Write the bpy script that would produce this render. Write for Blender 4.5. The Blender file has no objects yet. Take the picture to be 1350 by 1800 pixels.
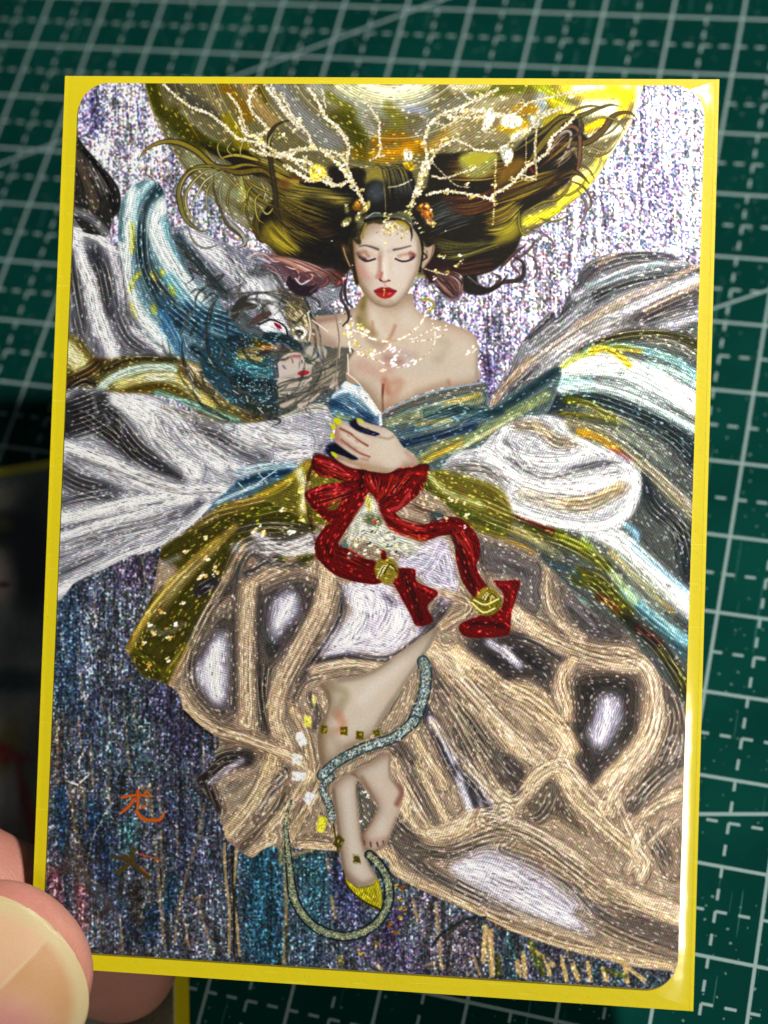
import bpy, bmesh, math, time
import numpy as np
from mathutils import Vector, Matrix
# =============================================================== camera, light, exposure
# One unit is one centimetre. The mat's printed grid is the world grid; z is up from the mat.
scene = bpy.context.scene
CAM = Vector((13.65091534, -16.16472455, 18.31990987))
R_MAT = np.array([[0.9498094017788248,-0.22943403928325531,0.2126549362481849],[0.12100339108433614,0.8963166279597463,0.4265849057209602],[-0.28847925339379454,-0.3794423856938478,0.8790922569903112]])
T_MAT = np.array([-5.361210414623087,-8.32552142350768,26.176478428669707])
R_CARD = np.array([[0.9934445568464516,-0.03650262511710188,0.10833037815736477],[0.033204543350887336,0.9989331317446555,0.03209449491227868],[-0.10938634123723192,-0.028287040537595138,0.9935967353834292]])
T_CARD = np.array([-3.11154592522557,-4.383100323480313,16.56101804800999])
FOC = 2850.0
def cam2world(p):
    m = R_MAT.T @ (np.array(p, float) - T_MAT)
    return Vector((m[0], -m[1], -m[2]))
cam_data = bpy.data.cameras.new('camera'); cam = bpy.data.objects.new('camera', cam_data)
scene.collection.objects.link(cam); scene.camera = cam
ex = (cam2world((1,0,0))-cam2world((0,0,0))).normalized(); ey = (cam2world((0,-1,0))-cam2world((0,0,0))).normalized()
ez = ex.cross(ey)
M = Matrix((ex,ey,ez)).transposed().to_4x4(); M.translation = cam2world((0,0,0)); cam.matrix_world = M
cam_data.sensor_fit = 'VERTICAL'; cam_data.sensor_height = 36.0; cam_data.lens = FOC/1800*36
cam_data.clip_start = .5; cam_data.clip_end = 400
cam_data.dof.use_dof = True; cam_data.dof.focus_distance = 16.1
cam_data.dof.aperture_fstop = (cam_data.lens/1000)/0.235
world = bpy.data.worlds.new('World'); scene.world = world; world.use_nodes = True
bg = world.node_tree.nodes['Background']; bg.inputs[0].default_value = (.80,.90,1.0,1); bg.inputs[1].default_value = .045
def area_lamp(name, toward, dist, size, energy, colour, target=(8.9,-10.2,3.5)):
    L = bpy.data.lights.new(name, 'AREA'); L.shape='DISK'; L.size=size; L.energy=energy; L.color=colour
    o = bpy.data.objects.new(name, L); scene.collection.objects.link(o)
    d = Vector(toward).normalized(); o.location = Vector(target)+d*dist
    o.rotation_euler = d.to_track_quat('Z','Y').to_euler(); return o
key = area_lamp('desk_lamp_light', (.52,.24,1), 31, 2.0, 11900, (1,.97,.91))
def card_pt(x,y,z): return cam2world(R_CARD@np.array([x,-y,-z])+T_CARD)
Lt = bpy.data.lights.new('glare_strip_light','AREA'); Lt.shape='RECTANGLE'; Lt.size=3.6; Lt.size_y=8.2; Lt.energy=3600; Lt.color=(1,.95,.86)  # added strip light, placed to streak glare along the sleeve's right edge
glare_strip = bpy.data.objects.new('glare_strip_light',Lt); scene.collection.objects.link(glare_strip); glare_strip.location = card_pt(17.9,-13.5,38)
zax=(card_pt(17.9,-13.5,38)-card_pt(6.2,-7.3,0)).normalized(); yax=(card_pt(0,1,0)-card_pt(0,0,0)); yax=(yax-zax*yax.dot(zax)).normalized(); xax=yax.cross(zax)
Mt=Matrix((xax,yax,zax)).transposed().to_4x4(); Mt.translation=glare_strip.location; glare_strip.matrix_world=Mt
scene.view_settings.view_transform = 'Standard'; scene.view_settings.look = 'None'
scene.view_settings.exposure = 0; scene.view_settings.gamma = 1
scene.cycles.max_bounces = 6; scene.cycles.transparent_max_bounces = 12
scene.cycles.sample_clamp_indirect = 4
# =============================================================== helpers
def link(name, me, mat=None, parent=None):
    o = bpy.data.objects.new(name, me); scene.collection.objects.link(o)
    if mat is not None: me.materials.append(mat)
    if parent is not None: o.parent = parent
    return o
def empty(name, loc=(0,0,0)):
    o = bpy.data.objects.new(name, None); scene.collection.objects.link(o); o.location = loc; return o
def tag(o, label=None, cat=None, kind=None, group=None):
    if label: o['label']=label
    if cat: o['category']=cat
    if kind: o['kind']=kind
    if group: o['group']=group
    return o
def mesh(name, v, f, uv=None, smooth=False):
    me = bpy.data.meshes.new(name); me.from_pydata([tuple(p) for p in v], [], f)
    if uv is not None:
        L = me.uv_layers.new(name='UVMap')
        for lp in me.loops: L.data[lp.index].uv = uv[lp.vertex_index]
    if smooth: me.polygons.foreach_set('use_smooth', [True]*len(me.polygons))
    me.update(); return me
class NT:
    """short hand for shader nodes"""
    def __init__(s, name):
        s.m = bpy.data.materials.new(name); s.m.use_nodes = True; s.t = s.m.node_tree; s.b = s.t.nodes['Principled BSDF']
    def n(s, kind, **k):
        o = s.t.nodes.new('ShaderNode'+kind)
        for a,b in k.items(): setattr(o,a,b)
        return o
    def put(s, sock, v):
        if hasattr(v,'is_output') or isinstance(v, bpy.types.NodeSocket): s.t.links.new(v, sock)
        else: sock.default_value = v
    def math(s, op, a, b=None, c=None, clamp=False):
        o = s.n('Math', operation=op); o.use_clamp = clamp
        for i,v in enumerate((a,b,c)):
            if v is not None: s.put(o.inputs[i], v)
        return o.outputs[0]
    def mix(s, f, a, b, typ='MIX'):
        o = s.n('MixRGB', blend_type=typ); s.put(o.inputs[0],f); s.put(o.inputs[1],a); s.put(o.inputs[2],b); return o.outputs[0]
    def noise(s, vec, scale, detail=3, rough=.5):
        o = s.n('TexNoise'); s.t.links.new(vec,o.inputs['Vector']); o.inputs['Scale'].default_value=scale; o.inputs['Detail'].default_value=detail; o.inputs['Roughness'].default_value=rough; return o.outputs['Fac']
    def ramp(s, f, stops):
        o = s.n('ValToRGB'); s.put(o.inputs[0],f); e=o.color_ramp.elements
        while len(e)<len(stops): e.new(.5)
        for q,(p,c) in zip(e,stops): q.position=p; q.color=c
        return o.outputs[0]
    def obj(s): return s.n('TexCoord').outputs['Object']
    def bump(s, h, dist, strength=1.):
        o = s.n('Bump'); s.put(o.inputs['Height'],h); o.inputs['Distance'].default_value=dist; o.inputs['Strength'].default_value=strength; s.t.links.new(o.outputs[0], s.b.inputs['Normal']); return o
    def set(s, **k):
        for a,v in k.items(): s.put(s.b.inputs[a.replace('_',' ')], v)
def lin(hexs):
    hexs=hexs.lstrip('#'); c=[int(hexs[i:i+2],16)/255 for i in (0,2,4)]
    return tuple((x/12.92 if x<=.04045 else ((x+.055)/1.055)**2.4) for x in c)+(1,)
# =============================================================== desk and cutting mat
m = NT('desk_wood'); co=m.obj(); m.set(Base_Color=m.mix(m.noise(co,.6,5),(.05,.04,.03,1),(.09,.07,.05,1)), Roughness=.6)
link('desk', mesh('desk',[(-60,-60,-.32),(80,-60,-.32),(80,50,-.32),(-60,50,-.32)],[(0,1,2,3)]), m.m)['kind']='structure'
m = NT('green_mat'); co=m.obj(); sx=m.n('SeparateXYZ'); m.t.links.new(co,sx.inputs[0]); X,Y=sx.outputs[0],m.math('MULTIPLY',sx.outputs[1],-1)
wob=m.noise(co,3,2)
def line(c, off, w):            # 1 on a printed line every centimetre
    d=m.math('ABSOLUTE', m.math('SUBTRACT', m.math('FRACT', m.math('ADD', c, off+.5)), .5))
    return m.math('SUBTRACT', 1.0, m.math('SMOOTH_MIN', 1.0, m.math('DIVIDE', d, w), .0)) if False else m.math('LESS_THAN', d, w)
def dashed(c, along, w):
    l=line(c,.5,w); k=m.math('LESS_THAN', m.math('FRACT', m.math('MULTIPLY', m.math('ADD',along,.5), 4)), .50)
    return m.math('MULTIPLY', l, k)
solid=m.math('MAXIMUM', line(X,0,.0185), line(Y,0,.0185))
dash=m.math('MAXIMUM', dashed(X,Y,.0155), dashed(Y,X,.0155))
def slant(x0,y0,x1,y1,w):
    dx,dy=x1-x0,y1-y0; L=math.hypot(dx,dy); nx,ny=-dy/L,dx/L
    d=m.math('ABSOLUTE', m.math('ADD', m.math('MULTIPLY',X,nx), m.math('ADD', m.math('MULTIPLY',Y,ny), -(nx*x0+ny*y0))))
    return m.math('LESS_THAN', d, w)
sl=m.math('MAXIMUM', slant(3.70683643,1.37774014,6.50260492,-0.17410754,.018), m.math('MAXIMUM', slant(11.3436416,4.79398457,11.96668016,4.46221888,.018), slant(12.16749979,11.45416376,12.90682387,11.3205584,.02)))
ink=m.math('MAXIMUM', solid, m.math('MAXIMUM', dash, sl))
wear=m.math('SUBTRACT', 1.05, m.math('MULTIPLY', m.noise(co,40,3), .35))
inkf=m.math('MULTIPLY', ink, wear, clamp=True)
grain=m.noise(co,120,3,.6); cloud=m.noise(co,.8,4)
green=m.mix(m.math('MULTIPLY',grain,.5), lin('#01302a'), lin('#033933')); green=m.mix(m.math('MULTIPLY',cloud,.35),green,lin('#03352f'))
spk=m.math('GREATER_THAN', m.noise(co,55,1), .78); green=m.mix(m.math('MULTIPLY',spk,.25),green,lin('#4a7a70'))
scr=m.n('TexNoise'); mp=m.n('Mapping'); mp.inputs['Rotation'].default_value=(0,0,.6); mp.inputs['Scale'].default_value=(60,1.3,1); m.t.links.new(co,mp.inputs[0]); m.t.links.new(mp.outputs[0],scr.inputs['Vector']); scr.inputs['Scale'].default_value=1; scr.inputs['Detail'].default_value=1
scrf=m.math('MULTIPLY', m.math('GREATER_THAN', scr.outputs['Fac'], .80), .22)
green=m.mix(scrf,green,lin('#2c6a60'))
def cuts(rot,sc,thr):
    a=m.n('TexNoise'); q=m.n('Mapping'); q.inputs['Rotation'].default_value=(0,0,rot); q.inputs['Scale'].default_value=sc; m.t.links.new(co,q.inputs[0]); m.t.links.new(q.outputs[0],a.inputs['Vector']); a.inputs['Scale'].default_value=1; a.inputs['Detail'].default_value=0
    return m.math('GREATER_THAN',a.outputs['Fac'],thr)
cut=m.math('MAXIMUM',cuts(1.25,(26,.5,1),.80),cuts(-.35,(30,.7,1),.81)); green=m.mix(m.math('MULTIPLY',cut,.45),green,lin('#4f8880'))
dust=m.math('GREATER_THAN',m.noise(co,19,0),.80); green=m.mix(m.math('MULTIPLY',dust,.5),green,lin('#8fb0a8'))
smu=m.ramp(m.noise(co,.45,5,.6),[(.45,(0,0,0,1)),(.7,(1,1,1,1))]); green=m.mix(m.math('MULTIPLY',smu,.30),green,lin('#0c5247'))
m.set(Base_Color=m.mix(inkf,green,lin('#94acaa')), Roughness=m.math('ADD',.75,m.math('MULTIPLY',grain,.1)), Specular_IOR_Level=.03)
m.bump(m.math('ADD',m.math('MULTIPLY',grain,1.),m.math('MULTIPLY',scrf,-2.)),.004,.6)
def slab(name,x0,x1,y0,y1,z0,z1,r,mat,parent=None,bev=.04):
    bm=bmesh.new(); pts_=[]
    for cx,cy,a in ((x1-r,y1-r,0),(x0+r,y1-r,90),(x0+r,y0+r,180),(x1-r,y0+r,270)):
        for k in range(9): t=math.radians(a+k*90/8); pts_.append((cx+r*math.cos(t),cy+r*math.sin(t)))
    vs=[bm.verts.new((x,y,z0)) for x,y in pts_]; f=bm.faces.new(vs)
    g=bmesh.ops.extrude_face_region(bm,geom=[f]); bmesh.ops.translate(bm,vec=(0,0,z1-z0),verts=[e for e in g['geom'] if isinstance(e,bmesh.types.BMVert)])
    bmesh.ops.recalc_face_normals(bm,faces=bm.faces); 
    bmesh.ops.bevel(bm,geom=[e for e in bm.edges if len(e.link_faces)==2 and all(abs(v.co.z-z1)<1e-6 for v in e.verts) and e.calc_face_angle(0)>.5],offset=bev,segments=2,affect='EDGES')
    me=bpy.data.meshes.new(name); bm.to_mesh(me); bm.free(); return link(name,me,mat,parent)
mat_o=slab('cutting_mat',-8.6,22.6,-18.6,4.4,-.3,0,.5,m.m)
tag(mat_o,'dark green cutting mat with a pale centimetre grid and slanted guide lines, lying under everything','cutting mat')
# ------------------------------------------------------------------ the printed picture with the foil's light and dark sheen, painted stroke by stroke
import numpy as np
PX0, PY0, PW, PH = 60, 130, 1200, 1640
TILES = dict(A=(100,130,3.),B=(450,130,3.),C=(800,130,3.),D=(100,530,3.),E=(450,530,3.),G=(800,530,3.),
             H=(50,930,3.),I=(450,930,3.),J=(800,930,3.),K=(50,1330,3.),L=(450,1330,3.),M=(800,1330,3.),
             F=(580,350,6.75),N=(420,480,5.192),O=(560,540,4.5),Q=(540,720,5.625),Z=(0,0,1.),R=(675,900,2.))
rng = np.random.default_rng(7)
img = np.zeros((PH,PW,3),np.float32)
gmask = np.ones((PH,PW),np.float32)      # glitter
lmask = np.zeros((PH,PW),np.float32)     # engraved lines
flow = np.zeros((PH,PW),np.complex64)

def hexc(s):
    s=s.lstrip('#'); return np.array([int(s[i:i+2],16)/255. for i in (0,2,4)],np.float32)
def pts(tile, s, sticky=False):
    out=[]; t=tile
    for q in s.split():
        if not sticky: t=tile
        if q[0].isalpha(): t=q[0]; q=q[1:]
        ax,ay,ak=TILES[t]; x,y=q.split(','); out.append((float(x)/ak+ax-PX0, float(y)/ak+ay-PY0))
    return np.array(out,np.float64)
def catmull(p, closed=False, step=4.):
    n=len(p)
    if n<3 and not closed:
        m=max(2,int(np.hypot(*(p[1]-p[0]))/step)+1); t=np.linspace(0,1,m)[:,None]; return p[0]*(1-t)+p[1]*t
    if closed: q=np.vstack([p[-1],p,p[0],p[1]]); segs=n
    else: q=np.vstack([2*p[0]-p[1],p,2*p[-1]-p[-2]]); segs=n-1
    out=[]
    for i in range(segs):
        a,b,c,d=q[i:i+4]; m=max(2,int(np.hypot(*(c-b))/step)+1)
        t=np.linspace(0,1,m,endpoint=False)[:,None]
        out.append(.5*((2*b)+(-a+c)*t+(2*a-5*b+4*c-d)*t*t+(-a+3*b-3*c+d)*t**3))
    if not closed: out.append(p[-1:])
    return np.vstack(out)
def box1(a,r,ax):
    if r<1: return a
    a=np.moveaxis(a,ax,0); n=a.shape[0]
    c=np.cumsum(np.concatenate([np.repeat(a[:1],r+1,0),a,np.repeat(a[-1:],r,0)],0),0,dtype=np.float64 if a.dtype!=np.complex64 else np.complex128)
    out=((c[2*r+1:]-c[:-2*r-1])/(2*r+1)).astype(a.dtype)
    return np.moveaxis(out[:n],0,ax)
def blur(a,s):
    if s<.3: return a
    if s<1.2:
        k=min(.33,s*.3)
        for ax in (0,1):
            b=np.concatenate([a.take([0],ax),a,a.take([-1],ax)],ax)
            n=a.shape[ax]
            a=(1-2*k)*a+k*(b.take(range(0,n),ax)+b.take(range(2,n+2),ax))
        return a
    r=max(1,int(round(s*.9)))
    for _ in range(3 if r<12 else 2):
        a=box1(box1(a,r,0),r,1)
    return a
def polymask(p, feather):
    pad=int(feather*2.5+3)
    x0=max(0,int(p[:,0].min())-pad); x1=min(PW,int(p[:,0].max())+pad+2)
    y0=max(0,int(p[:,1].min())-pad); y1=min(PH,int(p[:,1].max())+pad+2)
    if x1<=x0 or y1<=y0: return None
    w,h=x1-x0,y1-y0; SS=2 if feather<3 else 1
    acc=np.zeros((h*SS,w*SS+1),np.float32)
    q=(p-[x0,y0])*SS
    for a,b in zip(q,np.roll(q,-1,0)):
        if a[1]==b[1]: continue
        if a[1]>b[1]: a,b=b,a
        r=np.arange(max(0,int(np.ceil(a[1]-.5))),min(h*SS,int(np.ceil(b[1]-.5))))
        if len(r)==0: continue
        xs=a[0]+(r+.5-a[1])*(b[0]-a[0])/(b[1]-a[1])
        np.add.at(acc,(r,np.clip(np.ceil(xs-.5).astype(int),0,w*SS)),1)
    m=(np.cumsum(acc,1)[:,:-1]%2).astype(np.float32)
    if SS==2: m=m.reshape(h,2,w,2).mean((1,3))
    return blur(m,feather),x0,y0,x1,y1
def comp(m,x0,y0,x1,y1,col,op,tex,clip):
    a=m*op
    if clip is not None: a=a*clip[y0:y1,x0:x1]
    A=a[...,None]; v=img[y0:y1,x0:x1]; v+=A*(col-v)
    if tex:
        g,l=tex; s=gmask[y0:y1,x0:x1]; s+=a*(g-s); s=lmask[y0:y1,x0:x1]; s+=a*(l-s)
TX={'g':(1,0),'l':(0,1),'n':(0,0),'h':(0,.14),'q':(.2,.7),'j':(.8,.3),'m':(.5,.5)}
def P(tile,s,col,f=1.,op=1.,tex=None,clip=None,sharp=False):
    p=pts(tile,s); p=p if sharp else catmull(p,True)
    r=polymask(p,f)
    if r is None: return
    m,x0,y0,x1,y1=r
    comp(m,x0,y0,x1,y1,hexc(col),op,TX.get(tex),clip)
def mask(tile,s,f=1.):
    p=catmull(pts(tile,s),True); M=np.zeros((PH,PW),np.float32); r=polymask(p,f)
    m,x0,y0,x1,y1=r; M[y0:y1,x0:x1]=m; return M
def S(tile,s,w,col,soft=None,op=1.,tex=None,clip=None,fl=None,taper=''):
    """a brush stroke: w photo pixels wide (or (start,end)); soft = edge softness"""
    raw=s if isinstance(s,np.ndarray) else pts(tile,s)
    w0,w1=(w if isinstance(w,tuple) else (w,w)); wm=max(w0,w1)
    if soft is None: soft=.7
    p=catmull(raw,False,max(1.5,min(8,wm/3))) if len(raw)>1 else np.vstack([raw,raw+.01])
    n=len(p); t=np.linspace(0,1,n); rad=(w0+(w1-w0)*t)/2
    if 'b' in taper: rad=rad*np.clip(t*3,0.05,1)**.7
    if 'e' in taper: rad=rad*np.clip((1-t)*3,0.05,1)**.7
    pad=wm/2+soft*1.6+2
    x0=max(0,int(p[:,0].min()-pad)); x1=min(PW,int(p[:,0].max()+pad)+1)
    y0=max(0,int(p[:,1].min()-pad)); y1=min(PH,int(p[:,1].max()+pad)+1)
    if x1<=x0 or y1<=y0: return
    al=np.zeros((y1-y0,x1-x0),np.float32); cs=col.split('>'); c0=hexc(cs[0]); c1=hexc(cs[-1]); tt=None
    if len(cs)>1: tt=np.zeros_like(al)
    for i in range(n-1):
        a,b=p[i],p[i+1]; R=max(rad[i],rad[i+1])+soft*1.6+1
        u0=max(x0,int(min(a[0],b[0])-R)); u1=min(x1,int(max(a[0],b[0])+R)+2)
        v0=max(y0,int(min(a[1],b[1])-R)); v1=min(y1,int(max(a[1],b[1])+R)+2)
        if u1<=u0 or v1<=v0: continue
        X=np.arange(u0,u1,dtype=np.float32)[None]+.5-a[0]; Y=np.arange(v0,v1,dtype=np.float32)[:,None]+.5-a[1]
        d=b-a; L2=d@d+1e-9; k=np.clip((X*d[0]+Y*d[1])/L2,0,1)
        D=np.sqrt((X-k*d[0])**2+(Y-k*d[1])**2); r=rad[i]+(rad[i+1]-rad[i])*k
        z=np.clip((r+soft-D)/(2*soft),0,1)
        if soft<1.2: z=z*np.clip(2*r/1.0,0,1)
        z=z*z*(3-2*z)
        sub=al[v0-y0:v1-y0,u0-x0:u1-x0]
        if tt is not None:
            q=tt[v0-y0:v1-y0,u0-x0:u1-x0]; g=z>sub; q[g]=(t[i]+(t[i+1]-t[i])*k+0*z)[g]
        np.maximum(sub,z,out=sub)
    col_=c0 if tt is None else c0+(c1-c0)*tt[...,None]
    comp(al,x0,y0,x1,y1,col_,op,TX.get(tex),clip)
    if fl is None: fl=1. if wm>=5 and not tex=='n' else 0
    if fl:
        for i in range(0,n-1,max(1,int(8/max(1,wm/3)))):
            a=p[i]; d=p[min(n-1,i+1)]-p[max(0,i-1)]; L=np.hypot(*d)+1e-6
            xi,yi=int(a[0]),int(a[1]); r=int(max(3,wm*.5))
            if 0<=xi<PW and 0<=yi<PH:
                z=complex(d[0]/L,d[1]/L)**2
                flow[max(0,yi-r):yi+r,max(0,xi-r):xi+r]+=fl*z
def many(tile,lst,w,col,**k):
    for s in lst.split(';'):
        if s.strip(): S(tile,s,w,col,**k)
def fan(tile,a,b,n,w,col,jit=3,**k):
    """n strokes blended between two guide strokes a and b, jittered"""
    A=catmull(pts(tile,a),False,12); B=catmull(pts(tile,b),False,12)
    m=10; ia=np.linspace(0,len(A)-1,m); ib=np.linspace(0,len(B)-1,m)
    A=np.stack([np.interp(ia,range(len(A)),A[:,c]) for c in (0,1)],1); B=np.stack([np.interp(ib,range(len(B)),B[:,c]) for c in (0,1)],1)
    cols=col.split('|')
    if 'op' not in k: k['op']=.8 if k.get('tex') else .24
    for i in range(n):
        u=rng.random() if n>3 else (i+.5)/n
        q=A*(1-u)+B*u; j=rng.normal(0,jit,2)*.6; q=q+j+np.outer(np.linspace(-1,1,m),rng.normal(0,jit,2))*.5
        i0=int(rng.integers(0,3)); i1=m-int(rng.integers(0,3)); q=q[i0:i1]
        wd=w*(.5+rng.random()) if not isinstance(w,tuple) else (w[0]*(.5+rng.random()),w[1]*(.5+rng.random()))
        S(tile,q,wd,cols[int(rng.integers(len(cols)))],taper='be',**k)
def dots(tile,s,r,col,op=1.,tex='n'):
    cols=col.split('|')
    for x,y in pts(tile,s):
        for _ in range(5):
            a=rng.normal(0,r*.5,2); w=r*(.35+.5*rng.random())
            S('Z',np.array([[x+a[0],y+a[1]],[x+a[0]+w*.8,y+a[1]-w*.4]]),w,cols[int(rng.integers(len(cols)))],op=op,tex=tex,fl=0)
def chain(tile,s,w,col,gap=4.2,dark='#7c6a50'):
    p=catmull(pts(tile,s),False,1.); L=np.concatenate([[0],np.cumsum(np.hypot(*np.diff(p,axis=0).T))])
    S(tile,s,w*.6,dark,op=.7,tex='n',fl=0)
    cols=col.split('|')
    for u in np.arange(0,L[-1],gap):
        x=np.interp(u,L,p[:,0]); y=np.interp(u,L,p[:,1]); j=rng.normal(0,.3,2)
        S('Z',np.array([[x+j[0],y+j[1]],[x+j[0]+.8,y+j[1]-.3]]),w*(.8+.5*rng.random()),cols[int(rng.integers(len(cols)))],tex='n',fl=0)
def sprig(tile,s,w,col='#f4f0e4|#e6dcb0|#ffffff|#c8b878',dark='#5c5030',n=None):
    """a glittering metal branch: dark core, broken bright flecks"""
    q=pts(tile,s,True); p=catmull(q,False,1.5); S(tile,q,w*.95,dark,op=.6,tex='n',fl=0)
    cols=col.split('|')
    for i in range(0,len(p)):
        for _k in range(2):
            a=p[i]+rng.normal(0,w*.2,2); b=a+rng.normal(0,1.1,2)
            S('Z',np.array([a,b]),w*(.2+.34*rng.random()),cols[int(rng.integers(len(cols)))],tex='n',fl=0)

def shade(M,r,col,op,dx=0,dy=0):
    """model a printed form: tone gathers towards the side of the mask away from (dx,dy)"""
    B=np.roll(np.roll(blur(M,r),dx,1),dy,0); k=(M*np.clip((1-B)*1.5,0,1)*op)[...,None]; img[:]=img*(1-k)+hexc(col)*k

RIBS=[]
def rib_all(op=.5):
    """fine parallel engraving along every broad fold"""
    for M_,t,s,w in RIBS:
        q=pts(t,s)
        if len(q)<2: continue
        p=catmull(q,False,9.); T=np.gradient(p,axis=0); N_=np.stack([-T[:,1],T[:,0]],1)/(np.hypot(T[:,0],T[:,1])[:,None]+1e-6)
        k=0
        for o_ in np.arange(-w*.62,w*.62,4.3):
            k+=1; r=p+N_*(o_+rng.normal(0,.3)); n=len(r); i0=int(rng.integers(0,max(1,n//5))); i1=n-int(rng.integers(0,max(1,n//5)))
            if i1-i0<2: continue
            S('Z',r[i0:i1],1.5,'#2e2a26' if k%2 else '#fff4dc',soft=.8,op=op*(.55 if k%2 else .62),clip=M_,fl=0,taper='be')
# ---- the mottled glitter ground
yy,xx=np.mgrid[0:PH,0:PW].astype(np.float32); u_=xx/PW; v_=yy/PH
top=hexc('#b4afc8'); bot=hexc('#4a505c')
k_=np.clip((v_-.28)*3.2-(u_-.15)*.6,0,1)[...,None]; img[:]=top*(1-k_)+bot*k_
def washes(L,tex='g'):
    for r in L: S(r[0],r[1],r[2],r[3],soft=r[4],op=r[5],tex=tex,fl=0)
washes([('C','1050,150 1200,500',60,'#b4aede',40,.7),('C','1000,500 1150,800',70,'#8f88b8',40,.6),('C','1250,200 1260,900',14,'#c4c4c8',14,.7),
 ('C','400,1000 600,1300',70,'#aaa0b0',30,.7),('C','100,1250 500,1200',60,'#b4abc0',24,.7),('G','150,150 300,250',60,'#9c94b4',20,.8),('G','170,300 200,500',26,'#5c4c80',14,.8),
 ('A','200,130 200,260',40,'#5d5a92',26,.8),('A','330,110 420,520',40,'#bcb8c8',24,.8),('A','520,420 480,620',40,'#b9b4c0',24,.8),('A','250,420 330,560',30,'#b8b6c4',16,.8),
 ('A','780,640 800,720',40,'#8f9cb0',20,.8),
 ('H','170,400 230,900',70,'#34506e',30,.8),('H','500,250 650,200',50,'#4c4058',18,.7),('H','350,300 300,900',26,'#60667a',20,.8),('H','330,900 370,1200',36,'#34415c',18,.7),
 ('H','160,1000 150,1350',24,'#4c4640',14,.7),('H','700,900 850,1150',60,'#3c3a54',24,.8),('H','530,900 600,1250',34,'#3d5a62',14,.5),('H','420,1050 450,1250',36,'#4f6070',16,.7),
 ('K','170,180 190,500',16,'#16395c',9,.95),('K','260,150 270,700',20,'#57524e',8,.8),('K','330,300 420,620',44,'#182f4c',20,.85),('K','400,700 560,900',60,'#26384c',24,.8),
 ('K','130,620 150,760',26,'#6d4c56',10,.9),('K','280,700 290,900',22,'#74525a',10,.9),('K','210,650 210,780',8,'#2c3c58',5,.8),('K','360,900 380,980',24,'#56616c',12,.8),
 ('K','530,380 530,450',30,'#285a64',14,.7),('K','750,200 850,600',70,'#3c4158',30,.8),('K','760,650 740,800',18,'#14405c',10,.8),('K','660,840 640,950',26,'#1d3450',12,.8),
 ('K','900,750 880,1000',36,'#4f5058',16,.7),('K','560,700 580,860',24,'#35342f',10,.8),('K','1230,520 1250,1050',60,'#1f5068',24,.95),('K','1180,950 1180,1080',40,'#31475c',20,.6),
 ('L','60,560 40,1000',60,'#1e5068',24,.95),('L','300,600 330,850',60,'#2c5f70',20,.95),('L','450,600 500,850',40,'#3c4070',16,.8),('L','400,850 600,900',40,'#4a4c62',20,.7),
 ('L','250,950 300,1080',50,'#3c5468',20,.8),('L','600,1000 850,1100',60,'#57506a',24,.8),('L','760,830 700,950',24,'#47345c',12,.8),('L','900,800 1000,1100',60,'#5a5560',20,.8),
 ('L','1100,900 1150,1100',40,'#6a6068',14,.8),('M','50,900 60,1100',40,'#5a5560',16,.8)])
# pale trunks and twigs in the ground
def trunk(t,s,w,c='#ffffff',op=.6): S(t,s,w,c,soft=1.8,op=op,tex='g',fl=0)
for s in '920,280 935,440 950,600;1240,150 1250,400 1240,560;850,700 870,900;390,900 410,1100 430,1350;560,760 560,930;640,850 620,1080;750,560 760,900;1000,560 1130,430;1110,100 1100,250;850,620 970,740;700,880 760,960;500,980 560,1100;1160,650 1170,940;1090,350 1120,520;820,320 800,600'.split(';'): trunk('C',s,5.5,'#ffffff',.85)
many('C','860,860 950,800 1070,730;940,920 1100,730;1140,210 1230,130;1060,800 1230,680;470,1220 620,1100',3.,'#ffffff',op=.8,tex='g',fl=0,soft=1.2)
many('C','770,600 800,860;1000,600 1080,760;890,560 960,720;1140,780 1150,900;840,900 880,940;560,1040 640,1110;980,150 1000,500;1180,480 1190,700;600,930 610,1080;480,1130 540,1200',3.5,'#4c4468',op=.55,tex='g',fl=0,soft=2)
many('A','340,130 370,300 400,500;270,80 300,260;400,60 430,330;230,300 280,520;500,420 470,600',4,'#ffffff',op=.75,tex='g',fl=0,soft=2)
many('A','300,70 330,180;420,120 440,300;560,320 620,420;190,120 210,330',4,'#3c3868',op=.5,tex='g',fl=0,soft=2)
many('H','600,150 620,280;270,620 280,900;260,1000 290,1200;380,880 400,1000;500,900 540,1300;920,1130 930,1240;990,1110 990,1240;680,200 620,260',3,'#a08c74',op=.6,tex='m',fl=0,soft=1.5)
many('H','340,300 360,520;420,330 400,520;310,450 330,640;400,1000 470,1050;430,950 420,1150;600,400 500,520;170,560 200,680',4,'#c8d0dc',op=.42,tex='g',fl=0,soft=2)
many('H','270,1340 340,1280;200,1330 260,1350',3,'#e8e8e8',op=.8,tex='g',fl=0)
many('K','250,100 350,80;180,100 210,120;480,190 430,260 370,370 330,470 310,620 360,670;650,700 600,800;440,680 480,650',3.,'#8f8c88',op=.7,tex='g',fl=0,soft=1.2)
many('K','220,150 250,400;290,150 300,380;700,400 715,700;640,150 660,350;670,420 700,760;690,700 720,1040;930,250 880,480 830,650 790,830 770,990;870,750 930,740;900,760 920,880;930,900 980,1040;830,960 850,1000;600,150 640,260',5,'#9a8662',op=.6,tex='m',fl=1,soft=2)
many('K','1035,460 1040,620 1060,800 1060,1040;1100,470 1090,620 1080,740 1100,880 1115,1050',5,'#b49c70',op=.85,tex='q',fl=1,soft=1)
S('K','1080,450 1075,620 1085,760 1085,1040',5,'#2c2620',soft=1.5,op=.9,tex='q')
many('K','940,850 990,960 1010,1040;730,850 740,980;500,650 480,740;580,660 580,780;390,380 360,560;210,380 200,620',8,'#2f2a22',op=.6,tex='m',fl=0,soft=3)
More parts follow.
